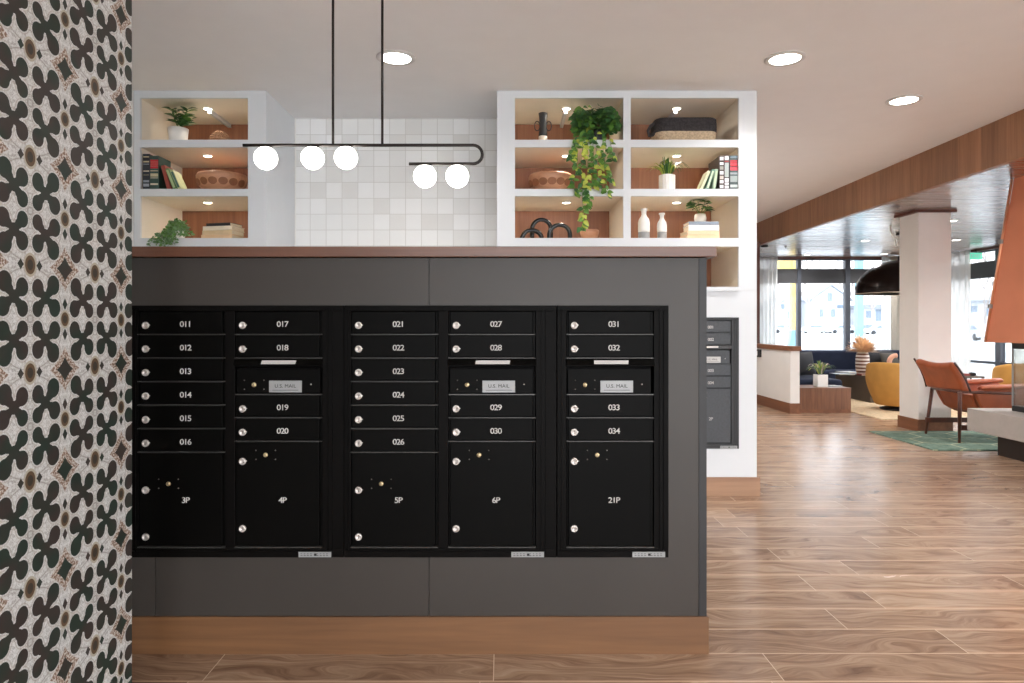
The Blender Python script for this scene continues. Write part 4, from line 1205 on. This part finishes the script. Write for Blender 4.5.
pillow(PX(893,12.3), 12.3, .425, .40, .34, .14, plain('dark_olive', (66,62,56), .8), 'dark olive pillow on the sofa close to the white column', R(-20), 0, R(15))
o = MB().tube([(.11*math.cos(a), 0, .11+.13*math.sin(a)) for a in [PI*.45+PI*k/12*.95 for k in range(13)]], .04, 12)
tag(o.build('bolster_ring', plain('blush_fabric', (214,160,132), .8), loc=(PX(895.5,11.9), 11.9, .47)), 'blush curved bolster over the pillows beside the white column', 'pillow')

# side table and things behind the leather chair
c = thing('side_table', 'small grey side table behind the leather armchair by the right window', 'table', (PX(968.5,9.9), 9.9, 0))
MB().box(-.14,.14,-.14,.14,.485,.51).build('table_top', M['taupe'], c, bevel=.004)
for sx in (-1,1):
    for sy in (-1,1): MB().box(sx*.12-.01, sx*.12+.01, sy*.12-.01, sy*.12+.01, 0, .485).build('leg', M['screen'], c)
o = thing('book', 'dark red book lying on the small grey side table', 'book', (PX(963.5,9.9), 9.9, .51))
MB().box(-.05,.05,-.07,.07,0,.004).box(-.05,.05,-.07,.07,.026,.03).box(-.05,.05,-.07,-.066,.0,.03).build('cover', cover_mat((140,60,50)), o); MB().box(-.048,.048,-.066,.066,.004,.026).build('pages', M['pages'], o)
o = MB().lathe([(.035,0),(.045,.01),(.045,.04),(.03,.05),(.0001,.05)], (0,0,0), 20); tag(o.build('candle_tin', M['screen'], loc=(PX(970.5,9.9), 9.86, .51)), 'small black tin beside the red book on the side table', 'tin')
p = thing('potted_plant', 'small dark leafy plant between the side table and mustard chair', 'plant', (PX(987,9.3), 9.3, 0))
MB().lathe([(.10,0),(.12,.02),(.13,.30),(.12,.32),(.11,.29),(.0001,.29)], (0,0,0), 24).build('pot', M['concrete'], p)
fo = MB(); stt = MB()
for k in range(20):
    a = k*2.4; tip = Vector((.10*math.cos(a), .08*math.sin(a), .40+.06*math.sin(k*1.3))); stt.tube([(0,0,.29), tuple(tip)], .003, 5)
    leaf(fo, tip, Vector((math.cos(a),math.sin(a),.1)), (0,0,1), .075, .05, 0, True)
stt.build('stem', M['leaf'], p); fo.build('foliage', M['leaf'], p)

# ------------------------------------------------------------------ fireplace
c = thing('fireplace_hearth', 'floating concrete hearth slab on a dark recessed plinth', 'fireplace', (5.2, 5.6, 0))
MB().box(4.595-5.2, 6.1-5.2, 4.6-5.6, 6.75-5.6, .207, .423).build('hearth_slab', M['concrete'], c, bevel=.006)
MB().box(4.74-5.2, 5.95-5.2, 4.8-5.6, 6.53-5.6, 0, .207).build('plinth', M['darkbase'], c)
c = thing('glass_firebox', 'clear glass firebox with black base standing on the concrete hearth', 'fireplace', (5.3, 5.7, .423))
fx0, fx1, fy0, fy1 = 4.876-5.3, 5.7-5.3, 5.0-5.7, 6.535-5.7
MB().box(fx0, fx1, fy0, fy1, 0, .05).build('firebox_base', M['screen'], c, bevel=.004)
gz0, gz1 = .05, .63
g_ = MB().box(fx0+.006, fx0+.014, fy0+.01, fy1-.01, gz0, gz1)
g_.box(fx1-.014, fx1-.006, fy0+.01, fy1-.01, gz0, gz1); g_.box(fx0+.014, fx1-.014, fy1-.02, fy1-.012, gz0, gz1); g_.box(fx0+.014, fx1-.014, fy0+.012, fy0+.02, gz0, gz1)
g_.build('glass_panel', M['fireglass'], c)
MB().box(fx0, fx0+.012, fy1-.012, fy1, gz0, gz1).box(fx0, fx0+.012, 5.95-5.7, 5.962-5.7, gz0, gz1).build('glass_edge', M['plate'], c)
m = MB()
for k in range(14): 
    m.ball((random.uniform(fx0+.15,fx1-.15), random.uniform(fy0+.2,fy1-.2), .07), random.uniform(.03,.05), 10, 7, sz=.6)
m.build('fire_stones', M['darkbase'], c)
MB().box(fx0, fx1, fy0, fy1, .595, .655).build('collar', M['screen'], c)
c = thing('copper_hood', 'tapered copper chimney hood above the glass firebox', 'fireplace hood', (5.2, 5.65, 1.08))
def hood(z): 
    t = (z-1.08)/(WCEIL-1.08); 
    return (4.62+.07*t-5.2, 5.75-.07*t-5.2, 4.78+.25*t-5.65, 6.52-.25*t-5.65)
def hp(z, e=0):
    x0, x1, y0, y1 = hood(z); return [(x0-e,y0-e,z-1.08),(x1+e,y0-e,z-1.08),(x1+e,y1+e,z-1.08),(x0-e,y1+e,z-1.08)]
MB().hexa(hp(1.08), hp(2.36)).build('hood_lower_sheet', M['copper'], c)
MB().hexa(hp(2.36,-.006), hp(WCEIL,-.006)).build('hood_upper_sheet', M['copper'], c)
m = MB()
for z0 in [1.085+.05*k for k in range(28)]:
    pass
e0, e1 = hp(1.08,.004), hp(WCEIL-.002,.004)
for i_ in (3, 0): MB().tube([e0[i_], e1[i_]], .012, 8).build('corner_seam', M['copper2'], c)
m = MB()
for z in (1.42, 2.02):
    q = hp(z,.0)[3]; m.box(q[0]-.02, q[0]+.02, q[1]-.01, q[1]+.03, q[2]-.02, q[2]+.02)
m.build('seam_clip', M['plate'], c)

# solid stand-in for the reflection of an exit sign in the right window
Y = 11.95; o = thing('exit_sign_reflection', 'small green stand-in for an exit sign reflected in the right window', 'sign', (PX(976.5,Y), Y, PZ(259.3,Y)))
MB().box(-.10,.10,0,.025,0,.115).build('sign_board', emit('green_sign_reflection', (90,190,160), .5), o)
text('EXIT', .085, 0, -.001, .057, o, M['number'], 'lettering')
MB().cyl((0,.012,.115), .006, WCEIL-PZ(259.3,Y)-.115, seg=8).build('hanger', M['rod'], o)

# ------------------------------------------------------------------ outdoors
GZ = -.15
m = MB().box(-200, 300, YF+.3, 400, GZ-.2, GZ).box(XR+.3, 300, -150, YF+.3, GZ-.2, GZ).box(-200, XR+.3, -150, YB-.02, GZ-.2, GZ); struct(m.build('ground_outside', M['asphalt']))  # unseen stretch behind the viewer is added to bounce light onto the ceiling
# yellow gateway with teal foot
Y = 17.0
c = thing('yellow_gateway', 'yellow outdoor gateway post with teal flared foot beyond the left window', 'outdoor structure', (PX(794,Y), Y, GZ)); ox = PX(794,Y)
a, b_ = PX(791,Y)-ox, PX(797.3,Y)-ox
zc = PZ(330,Y)-GZ
MB().box(a, b_, -.08, .08, zc, 3.0).build('post', M['yellow'], c)
MB().hexa([(a-.26,-.08,0),(b_+.02,-.08,0),(b_+.02,.08,0),(a-.26,.08,0)], [(a,-.08,zc),(b_,-.08,zc),(b_,.08,zc),(a,.08,zc)]).build('flared_foot', M['teal'], c)
MB().box(PX(778,Y)-ox, b_, -.06, .06, PZ(270,Y)-GZ, 3.3).build('top_panel', M['yellow'], c)
Y = 18.0
c = thing('teal_post', 'teal outdoor post beyond the window, right of the second mullion', 'outdoor structure', (PX(859,Y), Y, GZ))
MB().box(-.08,.08,-.08,.08,.4,3.3).build('post', M['teal'], c)
MB().hexa([(-.12,-.1,0),(.12,-.1,0),(.12,.1,0),(-.12,.1,0)], [(-.08,-.08,.4),(.08,-.08,.4),(.08,.08,.4),(-.08,.08,.4)]).build('post_foot', M['teal'], c)

def house(px0, px1, pyeave, pyapex, Y, wins, label, depth=9, flat=False, apexpx=None):
    x0, x1 = PX(px0,Y), PX(px1,Y); ox = (x0+x1)/2
    c = thing('house', label, 'house', (ox, Y, GZ))
    ze = PZ(pyeave,Y)-GZ; za = PZ(pyapex,Y)-GZ; ax = (PX(apexpx,Y)-ox) if apexpx else 0
    h = x1-ox
    if flat:
        MB().box(-h,h,0,depth,0,ze).build('walls', M['siding'], c)
        MB().box(-h-.5,h+.5,-.6,depth+.5,ze,za).build('roof', M['shingle'], c)
    else:
        MB().prism([(-h,0),(h,0),(h,ze),(ax,za),(-h,ze)], 0, depth, 'y').build('walls', M['siding'], c)
        m = MB(); t = .25
        m.prism([(-h-.4,ze-.3),(ax,za+.05),(h+.4,ze-.3),(h+.4,ze-.3+t),(ax,za+.05+t),(-h-.4,ze-.3+t)], -.4, depth+.4, 'y'); m.build('roof', M['shingle'], c)
    for (a, b_, y0, y1) in wins:
        MB().box(PX(a,Y)-ox, PX(b_,Y)-ox, -.1, .02, PZ(y1,Y)-GZ, PZ(y0,Y)-GZ).build('window', M['houseglass'], c)
    return c
h1 = house(811.5, 850.5, 299.5, 286, 128, [(827.4,831.9,293,301.4),(819.6,823,309,317),(831,835,309,317)], 'white gabled house seen between the two window mullions', apexpx=831)
MB().box(PX(837,128)-PX(831,128), PX(846,128)-PX(831,128), -1.0, 0, PZ(308,128)-GZ, PZ(305,128)-GZ).build('awning', cover_mat((120,136,152)), h1)
house(865, 889, 309, 304.5, 128, [(866,872,311,318),(875.5,881,309.5,321)], 'low white house beyond the right part of the far window', flat=True)
house(770, 796, 310, 295, 130, [(781,784.5,304,309),(787,790.5,311,319)], 'white gabled house beyond the left part of the far window', apexpx=793)
house(962, 1006, 303, 300, 105, [(971,977,306,312),(984,990,306,316)], 'long pale building beyond the right window', flat=True)

def tree(px, Y, H, label, seed):
    random.seed(seed); m = MB()
    def br(p, d, L, r, n):
        q = p + d*L
        m.tube([p, p.lerp(q,.5)+Vector((random.uniform(-.03,.03)*L,0,0)), q], [r, r*.85, r*.7], 6, caps=False)
        if n == 0: return
        for k in range(3 if n > 1 else 2):
            e = Euler((random.uniform(-.6,.6), random.uniform(-.7,.7), 0)).to_matrix() @ d
            e.z = max(e.z, .1); br(q, e.normalized(), L*random.uniform(.62,.8), r*.62, n-1)
    br(Vector((0,0,0)), Vector((0,0,1)), H*.32, H*.02, 5)
    tag(m.build('bare_tree', M['bark'], loc=(PX(px,Y), Y, GZ)), label, 'tree')
tree(810, 70, 10, 'bare tree standing left of the white gabled house', 3)
tree(786, 85, 13, 'bare tree behind the yellow gateway post', 5)
tree(848, 95, 12, 'bare tree at the right end of the gabled house roof', 8)
tree(872, 125, 13, 'bare tree rising behind the low white house', 11)
tree(985, 70, 9, 'bare tree seen through the right window', 13)

def car(px, Y, rgb, label, flip=1, rz=0):
    c = thing('car', label, 'car', (PX(px,Y), Y, GZ), rz)
    k = flip
    body = [(-2.2*k,.28),(2.2*k,.28),(2.25*k,.62),(2.0*k,.82),(1.15*k,.92),(-1.9*k,.96),(-2.2*k,.85)]
    cab = [(1.2*k,.9),(.55*k,1.4),(-1.1*k,1.45),(-1.95*k,.95)]
    MB().prism(body, -.85, .85, 'y').build('car_body', cover_mat(rgb), c, bevel=.06)
    MB().prism(cab, -.72, .72, 'y').build('cabin_roof', cover_mat(rgb), c, bevel=.05)
    MB().prism([(1.0*k,.93),(.5*k,1.32),(-1.05*k,1.36),(-1.7*k,.97)], -.74, .74, 'y').build('side_glass', M['houseglass'], c)
    for x in (-1.4,1.4):
        for y in (-.88,.70): MB().cyl((x,y,.32), .32, .18, 'y', 20).build('wheel', M['tyre'], c)
car(816, 118, (226,228,230), 'white parked car left of centre below the gabled house')
car(841, 111, (206,210,214), 'pale silver parked car by the second window mullion', -1)
car(784, 116, (190,194,200), 'grey parked car left of the yellow post')
car(871, 112, (120,132,146), 'blue-grey parked car in front of the low white house')
car(880, 100, (214,216,220), 'pale parked car at the right edge of the far window', -1)
car(977, 62, (208,210,214), 'light car parked beyond the right window', 1, R(80))

# ------------------------------------------------------------------ light and camera
w = bpy.data.worlds.new('World'); SC.world = w; w.use_nodes = True
bg = w.node_tree.nodes['Background']
nt = w.node_tree
tc = nt.nodes.new('ShaderNodeTexCoord'); sp = nt.nodes.new('ShaderNodeSeparateXYZ'); rp = nt.nodes.new('ShaderNodeValToRGB')
nt.links.new(tc.outputs['Generated'], sp.inputs[0]); nt.links.new(sp.outputs[2], rp.inputs[0]); nt.links.new(rp.outputs[0], bg.inputs[0])
rp.color_ramp.elements[0].color = (.96,.98,1,1); rp.color_ramp.elements[1].color = (.82,.90,1,1)
bg.inputs[1].default_value = 4.2

cam = bpy.data.cameras.new('camera'); co = bpy.data.objects.new('camera', cam); COL.objects.link(co)
co.location = (0,0,EYE); co.rotation_euler = (R(90),0,0)
cam.sensor_width = 36; cam.lens = F/1024*36; cam.clip_end = 1000; cam.clip_start = .05
cam.shift_x = (512-CX)/1024; cam.shift_y = (CY-341.5)/1024
SC.camera = co
vs = SC.view_settings
vs.view_transform = 'Standard'; vs.look = 'None'; vs.exposure = 1.3; vs.gamma = 1; vs.use_curve_mapping = False
SC.cycles.use_denoising = True
SC.cycles.max_bounces = 10; SC.cycles.diffuse_bounces = 6; SC.cycles.transparent_max_bounces = 16
SC.cycles.sample_clamp_indirect = 6
